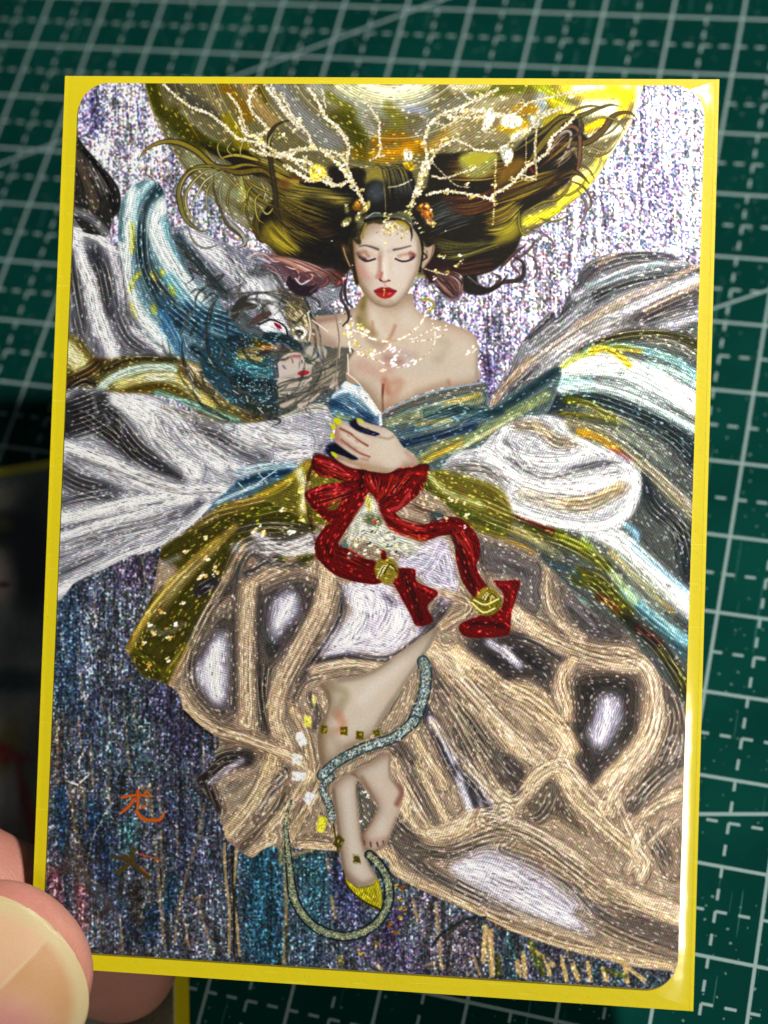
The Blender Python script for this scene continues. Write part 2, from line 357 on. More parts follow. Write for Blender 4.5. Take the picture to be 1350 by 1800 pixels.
many('L','150,350 160,800 150,1090;130,400 130,560;180,350 180,600;300,490 200,520',7,'#a4946a',op=.8,tex='q',soft=2)
many('L','160,900 165,1080;75,560 85,620',6,'#2f2c24',op=.7,tex='m',fl=0,soft=2)
many('L','400,740 420,850;380,540 385,600;830,760 850,860;950,780 960,900 980,1120;1220,900 1240,1160;1150,1060 1180,1150;900,1100 940,1090;1050,900 1010,950;640,1100 660,1120',6,'#b09a72',op=.75,tex='q',soft=2)
many('L','990,760 985,900;1030,950 1010,1120;1280,1080 1290,1160;1070,880 1000,960',7,'#30302a',op=.7,tex='m',fl=0,soft=2)
# ---- golden disc behind the head
HALO=mask('Z','255,100 255,145 270,200 295,250 330,305 372,350 430,400 520,450 692,489 800,476 900,425 960,392 1035,330 1075,270 1110,215 1130,150 1135,100',1.)
P('Z','255,100 255,145 270,200 295,250 330,305 372,350 430,400 520,450 692,489 800,476 900,425 960,392 1035,330 1075,270 1110,215 1130,150 1135,100','#746e50',1,tex='l')
def HS(t,s,w,c,soft=8,op=.9): S(t,s,w,c,soft=soft,op=op,tex='l',clip=HALO)
HS('A','490,60 540,200 620,300 800,400',26,'#5c5a10',8); HS('A','620,210 760,330 950,420',24,'#55500f',9)
HS('A','600,60 720,150 860,230',20,'#57544a',8); HS('A','540,240 680,380 860,480',16,'#7d7c72',7); HS('A','660,200 800,320 900,380',9,'#8c8a80',5,.7)
HS('A','780,60 840,160 900,240',12,'#8e8260',6); HS('A','880,60 940,130 1010,230',20,'#8c6f14',8); HS('A','1000,60 1050,150 1150,260',20,'#a08a5c',8)
HS('A','1060,60 1110,140',12,'#6a5c10',5); HS('A','1150,60 1220,160 1350,270',26,'#7f7f7c',9); HS('A','900,240 960,340 1000,420',20,'#8c8010',8)
HS('B','120,80 260,260 400,360',40,'#81817e',14); HS('B','400,60 420,160',18,'#6c6630',8); HS('B','300,60 500,160 700,180 900,120',30,'#97978a',12)
HS('B','480,200 560,330',26,'#5e5c14',10); HS('B','560,230 640,330',22,'#8c8c80',9); HS('B','380,110 480,180',12,'#77762c',6)
HS('B','450,60 600,120 800,110 900,60',22,'#c8c8a0',9); HS('B','560,50 700,90 850,50',18,'#f8f2c8',8); HS('B','700,180 760,260 700,320',20,'#7a7830',8); HS('B','800,180 900,200',14,'#8e95a4',7)
HS('B','640,360 760,340 880,400',22,'#8f6c10',8); HS('B','540,420 680,440 820,400',20,'#a88418',8); HS('B','860,330 980,200 1150,130',24,'#7e7a6c',10)
HS('B','940,380 1100,260 1250,200',20,'#a48a40',8); HS('B','1050,300 1180,180 1350,120',20,'#a09a7c',9); HS('C','100,80 250,90 400,70',16,'#6a6c14',8)
HS('C','0,70 150,60',18,'#b8b090',8); HS('C','450,60 550,150',24,'#9ba018',9); HS('C','600,60 800,100 960,80',34,'#e8cc30',12); HS('C','640,80 760,60 900,60',16,'#f8f4c0',7)
HS('C','700,180 860,180',26,'#fbf6dc',9); HS('C','640,200 560,180',16,'#d8cf60',7); HS('C','700,290 780,250',12,'#ecc400',5); HS('C','900,130 960,120',12,'#d69c10',6); HS('C','970,80 960,200 900,330 800,430',12,'#e9e2b4',6)
HS('C','720,340 860,290',14,'#f8f4e0',7); HS('C','640,560 760,500',18,'#eee39a',7); HS('C','560,680 700,600',14,'#e2d840',6); HS('C','380,780 540,720',16,'#d6cf30',6); HS('C','460,130 420,250',22,'#97a0a8',8)
HS('C','60,250 200,250 300,150',26,'#8a7e60',9); HS('C','330,190 420,190',16,'#a08010',6); HS('C','250,300 360,270',20,'#b49010',7); HS('C','0,400 100,330 250,330',20,'#8c8468',9)
HS('Z','372,350 430,390',20,'#8c8c78',8); HS('A','700,450 800,500 900,620 1000,650',22,'#8e8f72',9); HS('A','980,560 1000,700',14,'#a09c60',6)
for r_,c_,o_ in ((450,'#d8d0a0',.5),(100,'#fff8d0',.8),(150,'#e8e4c0',.5),(205,'#d8d4b8',.35),(260,'#c4bc90',.3),(330,'#d4cc98',.3),(400,'#c8b860',.3)):
    a_=np.linspace(.06,np.pi-.06,60); S('Z',np.stack([692-PX0+r_*np.cos(a_),39-PY0+r_*np.sin(a_)],1),3.,c_,soft=1.5,op=o_,clip=HALO,fl=2)
HS('A','500,60 560,220 700,340 900,400',16,'#4a4a08',8,.7); HS('B','420,240 520,320 560,420',26,'#4c4c0a',10,.6); HS('C','500,130 560,200 480,260',14,'#a89c10',6,.8); HS('C','560,640 700,560 780,440',14,'#e8dc50',7,.8); HS('C','820,60 900,120 880,200',18,'#f2c40c',8,.8); HS('B','660,420 760,400 860,360',12,'#c08c08',6,.8)
# ---- left dark cloth, silver cloth, blue sleeve
CL=mask('A','110,330 160,400 260,510 330,610 335,720 300,760 250,860 90,800 60,500',1.)
P('A','110,330 160,400 260,510 330,610 335,720 300,760 250,860 60,820 60,330','#3b3937',1,tex='l')
S('A','100,420 160,560 200,700',16,'#6a5f50',soft=6,op=.8,clip=CL); S('A','150,400 250,560 310,700',12,'#2a2a2a',soft=4,clip=CL); S('A','90,720 180,760 260,840',14,'#77777a',soft=6,clip=CL)
fan('A','110,400 200,560 250,700','170,440 270,600 310,710',26,1.4,'#d8d4cc|#a8a49c',clip=CL,fl=1)
SV='70,790 150,840 250,860 310,920 350,1010 370,1120 400,1250 D480,180 D620,290 D400,290 D220,300 D50,190'
SM=mask('A',SV,1.); P('A',SV,'#75757c',1,tex='l')
def CSt(M,t,s,w,c,soft=6,op=.92):  # strokes inside a region; the silk's bright and dark foil bands are colour
    if w>=10: RIBS.append((M,t,s,w))
    S(t,s,w,c,soft=soft,op=op,clip=M,tex='l')
CSt(SM,'A','80,830 200,850 300,930',14,'#e8e8f0'); CSt(SM,'A','90,860 130,1000 190,1130 230,1350',24,'#f0f0f6',7); CSt(SM,'A','70,940 100,1150 130,1330',18,'#4a4a50',7); CSt(SM,'D','100,60 130,200',14,'#55555b')
CSt(SM,'A','200,950 240,1060 280,1250',26,'#45454c',8); CSt(SM,'D','180,-30 260,180 300,290',22,'#e4e4ec',7); CSt(SM,'A','300,960 330,1100 350,1330',14,'#b8b8c2',5); CSt(SM,'D','300,0 380,180 500,270',24,'#606068',8)
CSt(SM,'A','70,1100 110,1300 D100,60 D140,200',8,'#707078',4); CSt(SM,'D','400,150 560,270',10,'#dcdce6',4)
P('Z','310,600 400,540 480,500 600,560 625,640 600,720 520,765 400,750 330,700 300,640','#5c6468',2,tex='l')
BL='330,740 360,640 420,580 500,560 560,610 585,740 620,860 660,960 720,1060 850,1180 960,1350 1120,1400 D1150,180 D1150,400 D1000,380 D800,350 D620,290 D480,180 400,1250 370,1120 350,1000 325,900'
BM=mask('A',BL,1.); P('A',BL,'#658490',1,tex='l')
CSt(BM,'A','330,900 370,1120 420,1280 D640,290',10,'#d8d8d0',4)
CSt(BM,'A','400,620 370,760 380,900 370,1060 430,1240 560,1400',16,'#dceff4',7); CSt(BM,'A','350,680 335,860',8,'#5c7a84',4); CSt(BM,'A','540,610 480,690 450,800 460,1000 520,1150 640,1330',20,'#2a444e',6)
CSt(BM,'A','500,570 430,650 410,760 420,860',9,'#a8dce8',4); CSt(BM,'A','560,700 520,800 560,920 640,1060 740,1180 860,1330',26,'#e2f2f6',7); CSt(BM,'A','470,700 430,850 440,1000',8,'#1e3440',4)
CSt(BM,'A','560,760 600,900 680,1010',7,'#63a8bc',4); CSt(BM,'A','600,1080 720,1240 900,1360',26,'#5fa8c0',9); CSt(BM,'A','560,1200 680,1300 800,1400',22,'#1f4c66',8); CSt(BM,'D','560,130 640,260',12,'#3880b0',5)
CSt(BM,'A','480,1010 560,1130 620,1200',14,'#3d4f54',6); CSt(BM,'A','650,870 700,1000 800,1100',14,'#3c5a64',6)
CSt(BM,'D','700,60 900,120 1100,200',40,'#1c5070',12); CSt(BM,'D','560,60 640,200 650,270',14,'#2f7ab0',6); CSt(BM,'D','720,250 820,330',14,'#14303f',6); CSt(BM,'D','860,230 960,340 1100,370',30,'#1f4450',9)
for s in '395,790 400,870 395,940;400,1090 440,1050;380,1150 400,1110;395,1210 415,1290;510,1220 515,1260;555,1040 560,1060;600,1120 620,1160;500,1060 520,1080'.split(';'): CSt(BM,'A',s,6,'#c6b81c',2.5)
fan('A','500,580 440,700 440,860','560,640 500,740 500,900',22,1.6,'#bfe6f0|#ffffff|#22404c',clip=BM)
fan('A','420,1150 600,1330','640,900 900,1330',40,1.3,'#ffffff|#e8f8fc|#26485a',jit=8,clip=BM)
# ---- gray cloth behind, right of the blue sleeve
GR='600,840 680,800 760,830 900,900 1040,930 1150,960 1350,1000 B480,1140 N750,330 N640,420 N650,600 N560,620 D1250,250 D1180,300 D1150,180 D950,30 850,1180 720,1060 660,960'
GM=mask('A',GR,1.); P('A',GR,'#80818c',1,tex='l')
CSt(GM,'A','720,860 900,1000 1050,1160 1180,1330',28,'#d4d6e2',9); CSt(GM,'A','900,940 980,1100',14,'#6c6f7e',6); CSt(GM,'A','640,860 760,1010 900,1180',18,'#45565e',7); CSt(GM,'A','1060,1000 1160,1080 1240,1200',14,'#5c5f6a',6)
CSt(GM,'A','1150,1150 1270,1200 1330,1330',12,'#8c7f64',5); CSt(GM,'A','1190,1120 1330,1140',20,'#6f6f76',8); CSt(GM,'N','250,330 350,250 470,300 600,430',26,'#4f5450',8)
fan('N','330,420 150,0','400,400 300,20',70,1.7,'#ffffff|#ffffff|#dfe4f0|#3d4250',jit=7,clip=GM,fl=.5,tex='n'); fan('A','800,900 1000,1150','1000,930 1100,1250',40,1.2,'#ffffff|#4a4d58',jit=9,clip=GM)
# ---- gold / teal band on the left
GB='40,190 130,205 220,300 400,288 620,298 800,350 950,440 1120,560 1060,640 900,640 760,600 700,560 560,500 330,495 40,495'
M1=mask('D',GB,1.); P('D',GB,'#6e6338',1,tex='l')
CSt(M1,'D','50,250 120,330',30,'#dcd69a',9); CSt(M1,'D','60,420 180,360 240,300',18,'#4c3a1c',6); CSt(M1,'D','60,470 140,420 200,440',12,'#2e2820',5); CSt(M1,'D','200,490 300,400 450,350 620,350',12,'#bfe2d8',5)
CSt(M1,'D','240,370 400,300 620,310',10,'#3c3a1c',4); CSt(M1,'D','330,440 500,400 660,420 820,560',14,'#cbbf6c',6); CSt(M1,'D','350,480 480,450 600,450 680,500',9,'#5c4a10',4); CSt(M1,'D','530,490 700,540 860,600 960,640',12,'#74a8a4',5)
CSt(M1,'D','700,350 860,450 1000,560',16,'#c4b49c',6); CSt(M1,'D','680,440 780,520',10,'#e0d890',4); CSt(M1,'D','760,380 900,430 1000,500',10,'#4a4434',4); CSt(M1,'D','480,410 620,390',8,'#f0f0c0',3)
fan('D','220,480 450,350 650,350','350,480 560,430 800,560',46,1.3,'#ffffff|#f4ecc0|#2c2a18|#8ad0d0',clip=M1); fan('D','700,420 950,620','820,380 1080,600',40,1.3,'#ffffff|#fff0d8|#2f2c24',jit=6,clip=M1)
# ---- the big silver swoop
SW='40,490 330,485 500,495 640,560 760,600 900,640 1060,640 1200,600 1290,555 1400,540 E415,620 E400,700 E380,800 E300,810 E250,870 D1250,880 D1000,945 D850,1050 D700,1190 D550,1290 D420,1340 H600,120 H500,160 H400,210 H250,280 H140,360 D-30,1000'
M2=mask('D',SW,1.); P('D',SW,'#97979f',1,tex='l')
W2=lambda *a: CSt(M2,'D',*a)
W2('40,640 160,600 260,560',60,'#37373b',12); W2('130,520 300,640 440,800 640,920',34,'#3f3f44',12); W2('60,560 250,690 400,800',24,'#343438',10)
W2('320,510 470,620 560,760 720,900',30,'#f6f6fa',8); W2('420,520 600,600 700,720 860,870',20,'#e4e4ee',7); W2('560,560 700,610 820,650',9,'#8f8a84',4)
W2('680,670 820,700 960,780 1080,830',22,'#5c5c63',9); W2('640,620 760,720 900,840 1000,900',12,'#c9c9d4',6); W2('30,760 250,840 450,940 640,1000 880,1000',20,'#f2f2f8',7); W2('520,740 660,900',8,'#77777f',4)
W2('10,900 120,960 260,1000',36,'#4b4b52',12); W2('20,1060 150,1030 330,1000',16,'#606068',7); W2('0,1150 200,1110 420,1060 700,1040',18,'#ffffff',6); W2('0,1210 300,1120 620,1040',5,'#4c4c54',2.5)
W2('60,800 330,900 640,1005 860,1010',4,'#3e3a3e',2); W2('60,1300 300,1220 520,1170 760,1070',20,'#73737c',8); W2('0,1250 250,1170 500,1110',12,'#ececf2',5); W2('400,1180 650,1130 760,1060',6,'#4f4f58',3)
W2('H150,340 H300,260 H550,140 560,1290 700,1190 800,1090',16,'#f4f4fa',6); W2('H150,120 H350,60 200,1300',20,'#8a8a92',8); W2('H160,240 H400,130',10,'#5f5f68',5)
W2('1000,640 1150,720 1300,740',30,'#d6d6de',9); W2('1080,700 1220,780 1330,780',10,'#8a8a90',5); W2('1200,600 1320,560 E400,560',10,'#b8b4a4',4); W2('1180,820 1330,800',16,'#dddde6',6); W2('900,760 1030,800 1100,850',8,'#8a8a90',4)
W2('960,900 1100,870 1250,870',12,'#8fb0c8',4)
fan('D','320,510 520,760 760,940','520,520 760,700 1000,900',90,1.3,'#ffffff|#ffffff|#2c2c30|#4a4a50',jit=6,clip=M2,fl=.6); fan('D','30,760 400,860 850,1000','30,880 400,980 800,1030',60,1.3,'#ffffff|#ffffff|#4a4a50',jit=6,clip=M2,fl=.6)
fan('D','0,1120 400,1060 780,1040','H160,340 H500,160 760,1100',110,1.4,'#ffffff|#ffffff|#ececf4|#4c4c54',jit=6,clip=M2,fl=.6); fan('D','800,640 1100,830','1000,640 1330,760',50,1.3,'#ffffff|#ffffff|#4c4c50',jit=8,clip=M2,fl=.6)
many('D','190,500 215,600;250,590 280,650;330,620 350,690',1.5,'#f0f0f0',clip=M2,tex='n')
TE='800,1105 850,1040 950,960 1060,905 1160,885 1255,885 1210,950 1080,1010 950,1040 860,1080'
P('D',TE,'#4a7086',1.5,tex='l'); S('D','960,960 1100,920 1220,900',10,'#1d4a66',soft=4); S('D','850,1060 960,1010 1080,960',5,'#b4ccd8',soft=3); many('D','1040,880 1110,960;960,960 1000,1000;1060,960 1160,890',2,'#c8d8e0',op=.8)
# ---- upper right gray drape
GD='640,1100 660,1040 710,990 850,945 1100,945 1230,1000 1330,1060 1330,1400 G1330,150 G1100,150 G950,150 G750,190 G640,260 G555,340 G330,470 G170,585 G185,500 G290,360 G340,235 G500,60 C540,1290 590,1190'
M3=mask('C',GD,1.); P('C',GD,'#77757a',1,tex='l')
W3=lambda *a: CSt(M3,*a)
W3('C','640,1110 760,1010 950,960 1150,970',22,'#565558',7); W3('C','620,1180 800,1080 1000,1010 1230,1000',10,'#a8a8ae',4); W3('C','560,1290 750,1170 950,1090 1280,1040',24,'#2e3438',9); W3('C','700,1130 900,1060 1100,990',8,'#8ca0a8',4)
W3('C','640,1330 850,1210 1050,1120 1290,1010',9,'#b39c88',4); W3('C','760,1330 950,1230 1280,1080',16,'#b9b9c0',6); W3('C','900,1330 1100,1230 1290,1150',22,'#504c4c',8); W3('C','760,1000 840,960',8,'#a08c7c',4); W3('C','1080,1300 1290,1230',14,'#8f9099',5)
W3('C','1000,1250 1290,1110',5,'#b89c84',3); W3('G','950,130 1100,80 1280,20',14,'#55555a',5); W3('G','1100,130 1280,90',9,'#b0b0b8',4); W3('G','350,280 550,130 700,0',22,'#84868c',8); W3('G','300,420 500,250 760,80 900,0',12,'#a89a88',5)
W3('G','420,380 600,230 800,110',20,'#96979c',7); W3('G','380,200 500,80 600,-20',10,'#4a4c54',4); W3('G','200,540 300,400 400,300',10,'#a8907c',4); W3('G','300,470 430,350',14,'#56555a',5); W3('G','700,170 900,90',10,'#6a6668',5)
fan('C','600,1180 900,1040 1280,1000','640,1330 900,1180 1280,1060',60,1.4,'#f4f4f6|#c8c8cc|#26282c',jit=3,clip=M3); fan('G','250,500 550,200 900,20','560,330 800,160 1260,100',80,1.3,'#f0f0f0|#c8b8a8|#3c3c40',jit=4,clip=M3)
# ---- blue, white and olive swoop down the right side
RS='480,590 535,480 545,350 560,330 640,260 800,180 950,150 1150,155 1330,205 1330,1350 J1330,1000 J1200,920 J1130,830 J1010,680 J900,540 J800,480 J700,420 J480,190 J400,120 J200,40 J60,-20 -60,1150 0,1000 -40,900 130,770 220,680 350,610'
M4=mask('G',RS,1.); P('G',RS,'#585c5a',1,tex='l')
W4=lambda *a: CSt(M4,'G',*a)
W4('600,320 760,220 950,175 1150,180 1290,240',16,'#434020',6); W4('1000,200 1150,220 1290,300',12,'#6c6c64',5); W4('700,260 850,240 1000,260 1150,310 1290,400',14,'#78a8a8',6); W4('560,350 700,330 900,350 1100,440 1290,560',36,'#f2f8f8',9)
W4('560,350 640,300 740,270',9,'#a8b040',4); W4('720,260 800,250 880,300 920,340',11,'#ccb008',4); W4('850,240 980,265',7,'#a88c08',3); W4('540,420 600,440 700,450',26,'#9ccfd0',8); W4('1000,330 1150,370 1290,450',10,'#b4dcd8',5)
W4('560,470 760,460 960,520 1280,680',12,'#c8dcdc',6); W4('500,545 700,510 900,570 1100,660 1280,790',26,'#243841',9); W4('1000,640 1150,730 1270,850',24,'#22323a',9); W4('590,520 700,540 840,620',13,'#66660e',5); W4('560,590 720,620 860,660',7,'#3c3c10',4); W4('560,590 740,605 900,640',2.5,'#d8c410',1.5)
W4('600,640 760,700 900,790 1050,920 1270,1130',22,'#8c866e',7); W4('660,690 760,720 860,790',13,'#b48a14',5); W4('820,780 900,820 930,850',5,'#8a1c3c',2.5); W4('1000,850 1120,960 1260,1090',8,'#a8a290',4)
W4('990,940 1060,1080 1180,1200 J1240,250',28,'#363c42',9); W4('1100,1120 1250,1260',26,'#3a3f45',9); W4('J700,-20 J860,60 J1020,200 J1260,430',32,'#f0f4f8',9); W4('900,1180 960,1230 J950,100 J1100,230 J1250,350',9,'#7fc0e4',4)
W4('J900,330 J1050,470 J1230,600',18,'#6cb4c4',6); W4('J960,420 J1090,540 J1230,680',8,'#2f6474',4); W4('J820,120 J950,260 J1150,440',5,'#cba850',3); W4('J680,60 J800,200 J950,380',12,'#a8bc88',5)
W4('J380,10 J560,60 J700,130 J800,200',20,'#5e6018',7); W4('J660,250 J760,290 J900,440',28,'#5c5c12',8); W4('J760,360 J830,400 J850,430',12,'#6c4414',5); W4('J480,190 J600,210 J660,260',8,'#47606a',5); W4('J500,230 J620,340 J700,400',5,'#86a49c',3)
W4('J900,470 J980,540 J1090,650 J1230,880',20,'#33312a',7); W4('J1080,640 J1180,760 J1240,900',12,'#54501c',5); W4('J960,520 J1090,600',6,'#5a2418',3); W4('J1180,800 J1240,820',8,'#5c5c14',4)
W4('-20,1010 150,1060 260,1110 420,1170 560,1230',14,'#47480f',5); W4('200,1050 330,1130 520,1215',8,'#64200e',3); W4('0,1060 160,1140 340,1210 560,1280',12,'#5a5638',5); W4('40,1190 200,1250 J320,80 J420,130',9,'#c49c3c',4); W4('0,1120 200,1190 400,1250',6,'#7c7030',3)
W4('540,1230 700,1300',12,'#8c9414',5)
fan('G','560,350 850,330 1280,560','560,480 900,500 1280,700',80,1.4,'#ffffff|#ffffff|#3c5c60|#bfe8ea',jit=4,clip=M4); fan('G','500,540 850,560 1270,780','640,660 900,770 1260,1050',70,1.4,'#bcc8c4|#6c7470|#182024|#d8cc9c',jit=4,clip=M4)
fan('J','650,-20 1000,200 1240,420','800,200 1000,380 1240,640',80,1.3,'#ffffff|#ffffff|#24404c|#a8dcec|#d8c060',jit=4,clip=M4); fan('G','0,1040 300,1150 J500,80','0,1150 300,1220 J700,260',50,1.3,'#d8c878|#2a2810|#f0e4a8',jit=4,clip=M4)
# ---- puffed white sleeve
PU='205,690 270,650 350,612 480,598 560,625 620,700 780,765 930,845 982,920 980,1020 940,1120 860,1200 740,1228 560,1200 380,1150 250,1085 120,1010 0,960 -130,910 -60,850 0,795 130,765'
M5=mask('G',PU,1.); P('G',PU,'#adadb2',1,tex='l')
W5=lambda *a: CSt(M5,'G',*a)
W5('330,650 440,670 540,740 640,740',22,'#8a8070',7); W5('420,650 500,700',12,'#a8987c',5); W5('230,700 330,860 480,930 620,900 850,840',12,'#5f5f64',5); W5('300,760 420,900',10,'#8a8a90',5); W5('150,800 260,880 380,960 600,1000 900,940',16,'#f6f6fa',6)
W5('0,880 150,890 260,960',22,'#69655f',7); W5('-60,880 60,840 160,830',7,'#8c8c92',4); W5('360,1010 500,1060 700,1070 880,980',26,'#978b76',8); W5('560,1060 720,1040 860,980',12,'#b8a27c',5); W5('400,960 600,960 760,930',7,'#e8e8f0',4)
W5('60,950 200,1010 330,1100 500,1160 740,1190 880,1130 950,1000 950,920',14,'#fbfbff',5); W5('560,620 640,720 780,800 920,880',10,'#f4f4f8',4); W5('260,680 240,760 380,830 560,840 700,800',10,'#f2f2f6',4); W5('620,880 760,850 880,850',4,'#46464a',2)
fan('G','0,800 240,780 480,930','-80,900 260,1000 700,1190',80,1.4,'#ffffff|#ffffff|#4a4a4e',jit=7,clip=M5); fan('G','250,690 400,880 900,860','420,960 650,1000 950,940',60,1.4,'#ffffff|#ffffff|#5a5854',jit=5,clip=M5)
# ---- skirt
P('E','E-60,1080 E200,900 E300,830 E520,880 E760,900 E900,840 E960,880 E1300,1000 E1300,1250 E700,1350 E-60,1350','#77702c',2,tex='l')
S('E','0,1040 150,960 280,860',12,'#a08c34',soft=5,tex='l'); S('E','230,900 260,1000 250,1100',14,'#c8c090',soft=6,tex='l'); S('E','880,950 960,1050 1100,1120 1300,1200',16,'#5c6024',soft=6,tex='l'); S('E','900,900 1000,1000 1200,1080',8,'#a8a878',soft=4,tex='l')
SK='E560,1000 E380,1180 E0,1030 D1000,1040 D850,1080 D700,1200 D560,1290 H700,110 H640,380 H560,530 H515,625 H530,660 H600,770 H690,805 H740,825 H800,880 H830,970 H960,1080 H1010,1120 H950,1260 K890,110 K900,160 K960,230 K1030,380 K1045,440 K1120,500 K1180,535 K1240,490 K1300,470 L90,480 L220,485 L420,500 L600,520 L700,560 L720,620 L900,720 L1200,850 L1350,925 M250,905 M550,1010 M900,1100 M1150,1135 M1300,1150 M1300,0 J1300,1000 J1200,920 J1130,830 J1010,680 J900,540 J800,480 J700,420 J480,190 J400,120 J200,40 J60,-20 E900,1000'
M6=mask('E',SK,1.); P('E',SK,'#94866b',1,tex='l')
W6=lambda *a: CSt(M6,*a)
OL='700,110 850,10 1000,-60 D850,1080 E0,1030 E300,1180 E380,1240 E330,1330 E200,1400 H1150,80 1100,200 1000,350 900,480 840,640 790,760 740,830 690,805 600,770 530,660 515,620 560,530 640,380 790,220 700,160'
P('H',OL,'#57530f',1.5,tex='l',clip=M6)
W6('H','1050,300 1150,100 1350,60 I300,60',30,'#57554c',9); W6('D','860,1090 1000,1060 1200,1000 E60,940',14,'#a08c34',5); W6('D','1000,1130 1200,1090 1330,1140',14,'#62640c',6); W6('D','700,1200 850,1120 1000,1090',14,'#7c6e28',6); W6('E','0,1180 150,1180 300,1200',14,'#5c6210',6); W6('D','900,1220 1100,1180 1330,1200',12,'#4c4a3c',6)
W6('D','940,1300 1150,1290 1330,1300',18,'#8b8b86',7); W6('E','60,1330 200,1280 330,1230',14,'#c4c2ba',6); W6('E','150,1340 260,1300',8,'#e0d890',4)
W6('H','530,640 640,440 800,260 940,130 1090,-10',12,'#a8933c',4); W6('H','560,560 700,340 850,180 1000,50',5,'#d8b838',3); W6('H','750,830 830,660 930,450 1040,260 1140,90',11,'#b89c70',4); W6('H','870,590 960,420 1050,320',16,'#4c4840',6)
W6('H','900,330 980,280',22,'#3a3644',7); W6('H','720,180 800,150',8,'#8a8c88',4); W6('H','720,770 830,620',10,'#8f8818',4); W6('H','560,640 640,700 720,760',9,'#6c6a10',4); W6('H','640,520 720,550 820,500',6,'#7a7d7a',4)
fan('H','530,630 800,240 1080,0','600,600 860,260 1120,30',60,1.2,'#f0d868|#e8d8a0|#3c3810',jit=3,clip=M6); fan('H','740,820 900,480 1100,160','800,800 960,480 1140,160',50,1.2,'#ecd8a8|#d4bc8c|#3c382e',jit=3,clip=M6)
# silver pocket one, posts, pocket two
W6('H','960,440 860,680 880,860 1020,1000',12,'#7c6e56',5); P('H','1050,440 1080,620 1070,960 1000,980 890,850 860,730 940,560','#4b4844',10,tex='l',clip=M6); P('H','1030,540 1045,720 1035,900 1000,930 920,830 890,760 960,630','#d9d9e4',8,tex='l',clip=M6); S('H','990,620 980,760 990,880',12,'#ffffff',soft=4,clip=M6)
W6('H','1100,180 1085,500 1090,960',9,'#5a544a',4); W6('H','1170,310 1150,640 1150,1090',20,'#cbb082',5); W6('H','1220,300 1215,700 1230,1060',8,'#59534a',4); W6('H','1180,290 1270,230 1350,200 I200,150',12,'#bfa67c',5); W6('H','1150,240 1280,160 1350,120',12,'#4e4b48',5)
P('I','30,360 240,270 290,330 270,460 150,640 70,730 20,600','#484643',10,tex='l',clip=M6); P('I','90,400 200,330 220,440 150,520 90,590','#c4c4d0',8,tex='l',clip=M6); S('I','190,370 120,500',8,'#f0f0f8',soft=3,clip=M6)
W6('I','60,700 40,900',14,'#5a5448',6)
fan('H','1140,300 1140,1100','1200,300 1190,1100',50,1.2,'#f4dcac|#54493a|#e0c898',jit=2,clip=M6)
W6('I','380,200 350,400 240,620 130,840 100,1000 160,1150',26,'#cdb184',6); W6('I','300,330 320,280 270,420',6,'#4a4640',4); W6('I','470,330 430,500 300,700 230,810',13,'#4d4a48',5); W6('I','20,720 30,900 60,1080',12,'#504b42',5); W6('I','330,560 200,760 160,900',6,'#7a6c54',4)
W6('I','200,960 260,1100 300,1300',16,'#b39c72',6); W6('I','290,880 330,990 310,1050',9,'#54504a',4); W6('I','250,760 200,900',9,'#6a6252',4)
W6('H','800,880 850,960 990,1060 1150,1110 1350,1190 I250,1250',16,'#d0b484',4); W6('H','1000,1070 1180,1150 1350,1230',3,'#6a5a44',1.5); W6('H','1010,1110 1200,1190 1350,1260',3,'#6a5a44',1.5); W6('H','990,1030 1200,1080 1350,1130',8,'#8c7c60',4); S('H','820,960 900,1040 970,1090',4,'#241c1c',soft=1.5)
# lower left layer
W6('K','900,130 960,80 1040,20 1150,10',30,'#3e3a36',8); W6('K','940,130 1000,280',18,'#3c3833',7); W6('K','960,140 1080,50 1130,20',8,'#b8b8be',4); W6('K','1050,400 1180,250 1260,100 1290,0',22,'#cbb07e',6); W6('K','1130,480 1250,350 1330,250 L160,120',14,'#6d604c',6); W6('K','1200,230 1350,100 L60,60',14,'#c4aa7a',6)
W6('L','0,330 80,200 160,70',12,'#55504c',5); W6('L','10,300 150,100',4,'#c4c4c8',2); W6('K','1180,510 1300,430 L60,400 L180,260 L280,100',14,'#d2b684',5); W6('L','180,420 300,230 360,120',16,'#bda474',6); W6('L','240,470 420,480 430,420',16,'#c8ac7c',5); W6('L','230,430 330,420 400,440',8,'#86785c',5)
fan('K','1050,420 1250,120 1300,10','1180,520 L100,250 L300,60',80,1.2,'#f4dca8|#dcc490|#4a4234',jit=5,clip=M6); fan('K','910,120 1100,20','1000,280 1200,120',20,1.2,'#ffffff|#c8c8c8|#201e1c',jit=5,clip=M6)
# centre silver
P('I','470,310 640,270 760,370 840,500 760,600 690,660 560,650 420,650 360,630 470,500 520,420','#dcdae6',8,tex='l',clip=M6); W6('I','530,380 560,470 470,600',12,'#ffffff',5); W6('I','640,300 700,420 640,560',10,'#b4b0c0',5); W6('I','680,350 740,400',10,'#7a7480',5)
W6('I','330,700 480,670 690,690 820,620 960,480 1040,340',10,'#48464a',4); W6('I','700,640 820,570 880,520',9,'#c4c2d0',4); W6('I','360,660 470,640',7,'#c8c8d2',3); P('I','740,190 880,90 990,50 1040,180 1060,320 990,400 940,330 850,240','#bcbac8',4,tex='l',clip=M6); W6('I','860,240 920,200 980,90',3,'#5c5a5c',1.5); W6('I','1000,330 950,430 880,520',9,'#56545a',4)
W6('I','300,740 480,710 650,720',14,'#cbb288',5); W6('I','280,800 350,780',10,'#8c7e68',5); W6('I','0,30 150,120 300,110',14,'#d0ceca',6); W6('I','0,140 120,190 250,180',10,'#5a5854',5); W6('I','960,330 1100,380 1110,430 980,510',16,'#b8a078',6)
fan('I','520,300 560,450 400,640','760,380 700,560 600,660',70,1.3,'#ffffff|#ffffff|#55525c|#8c8898',jit=6,clip=M6)
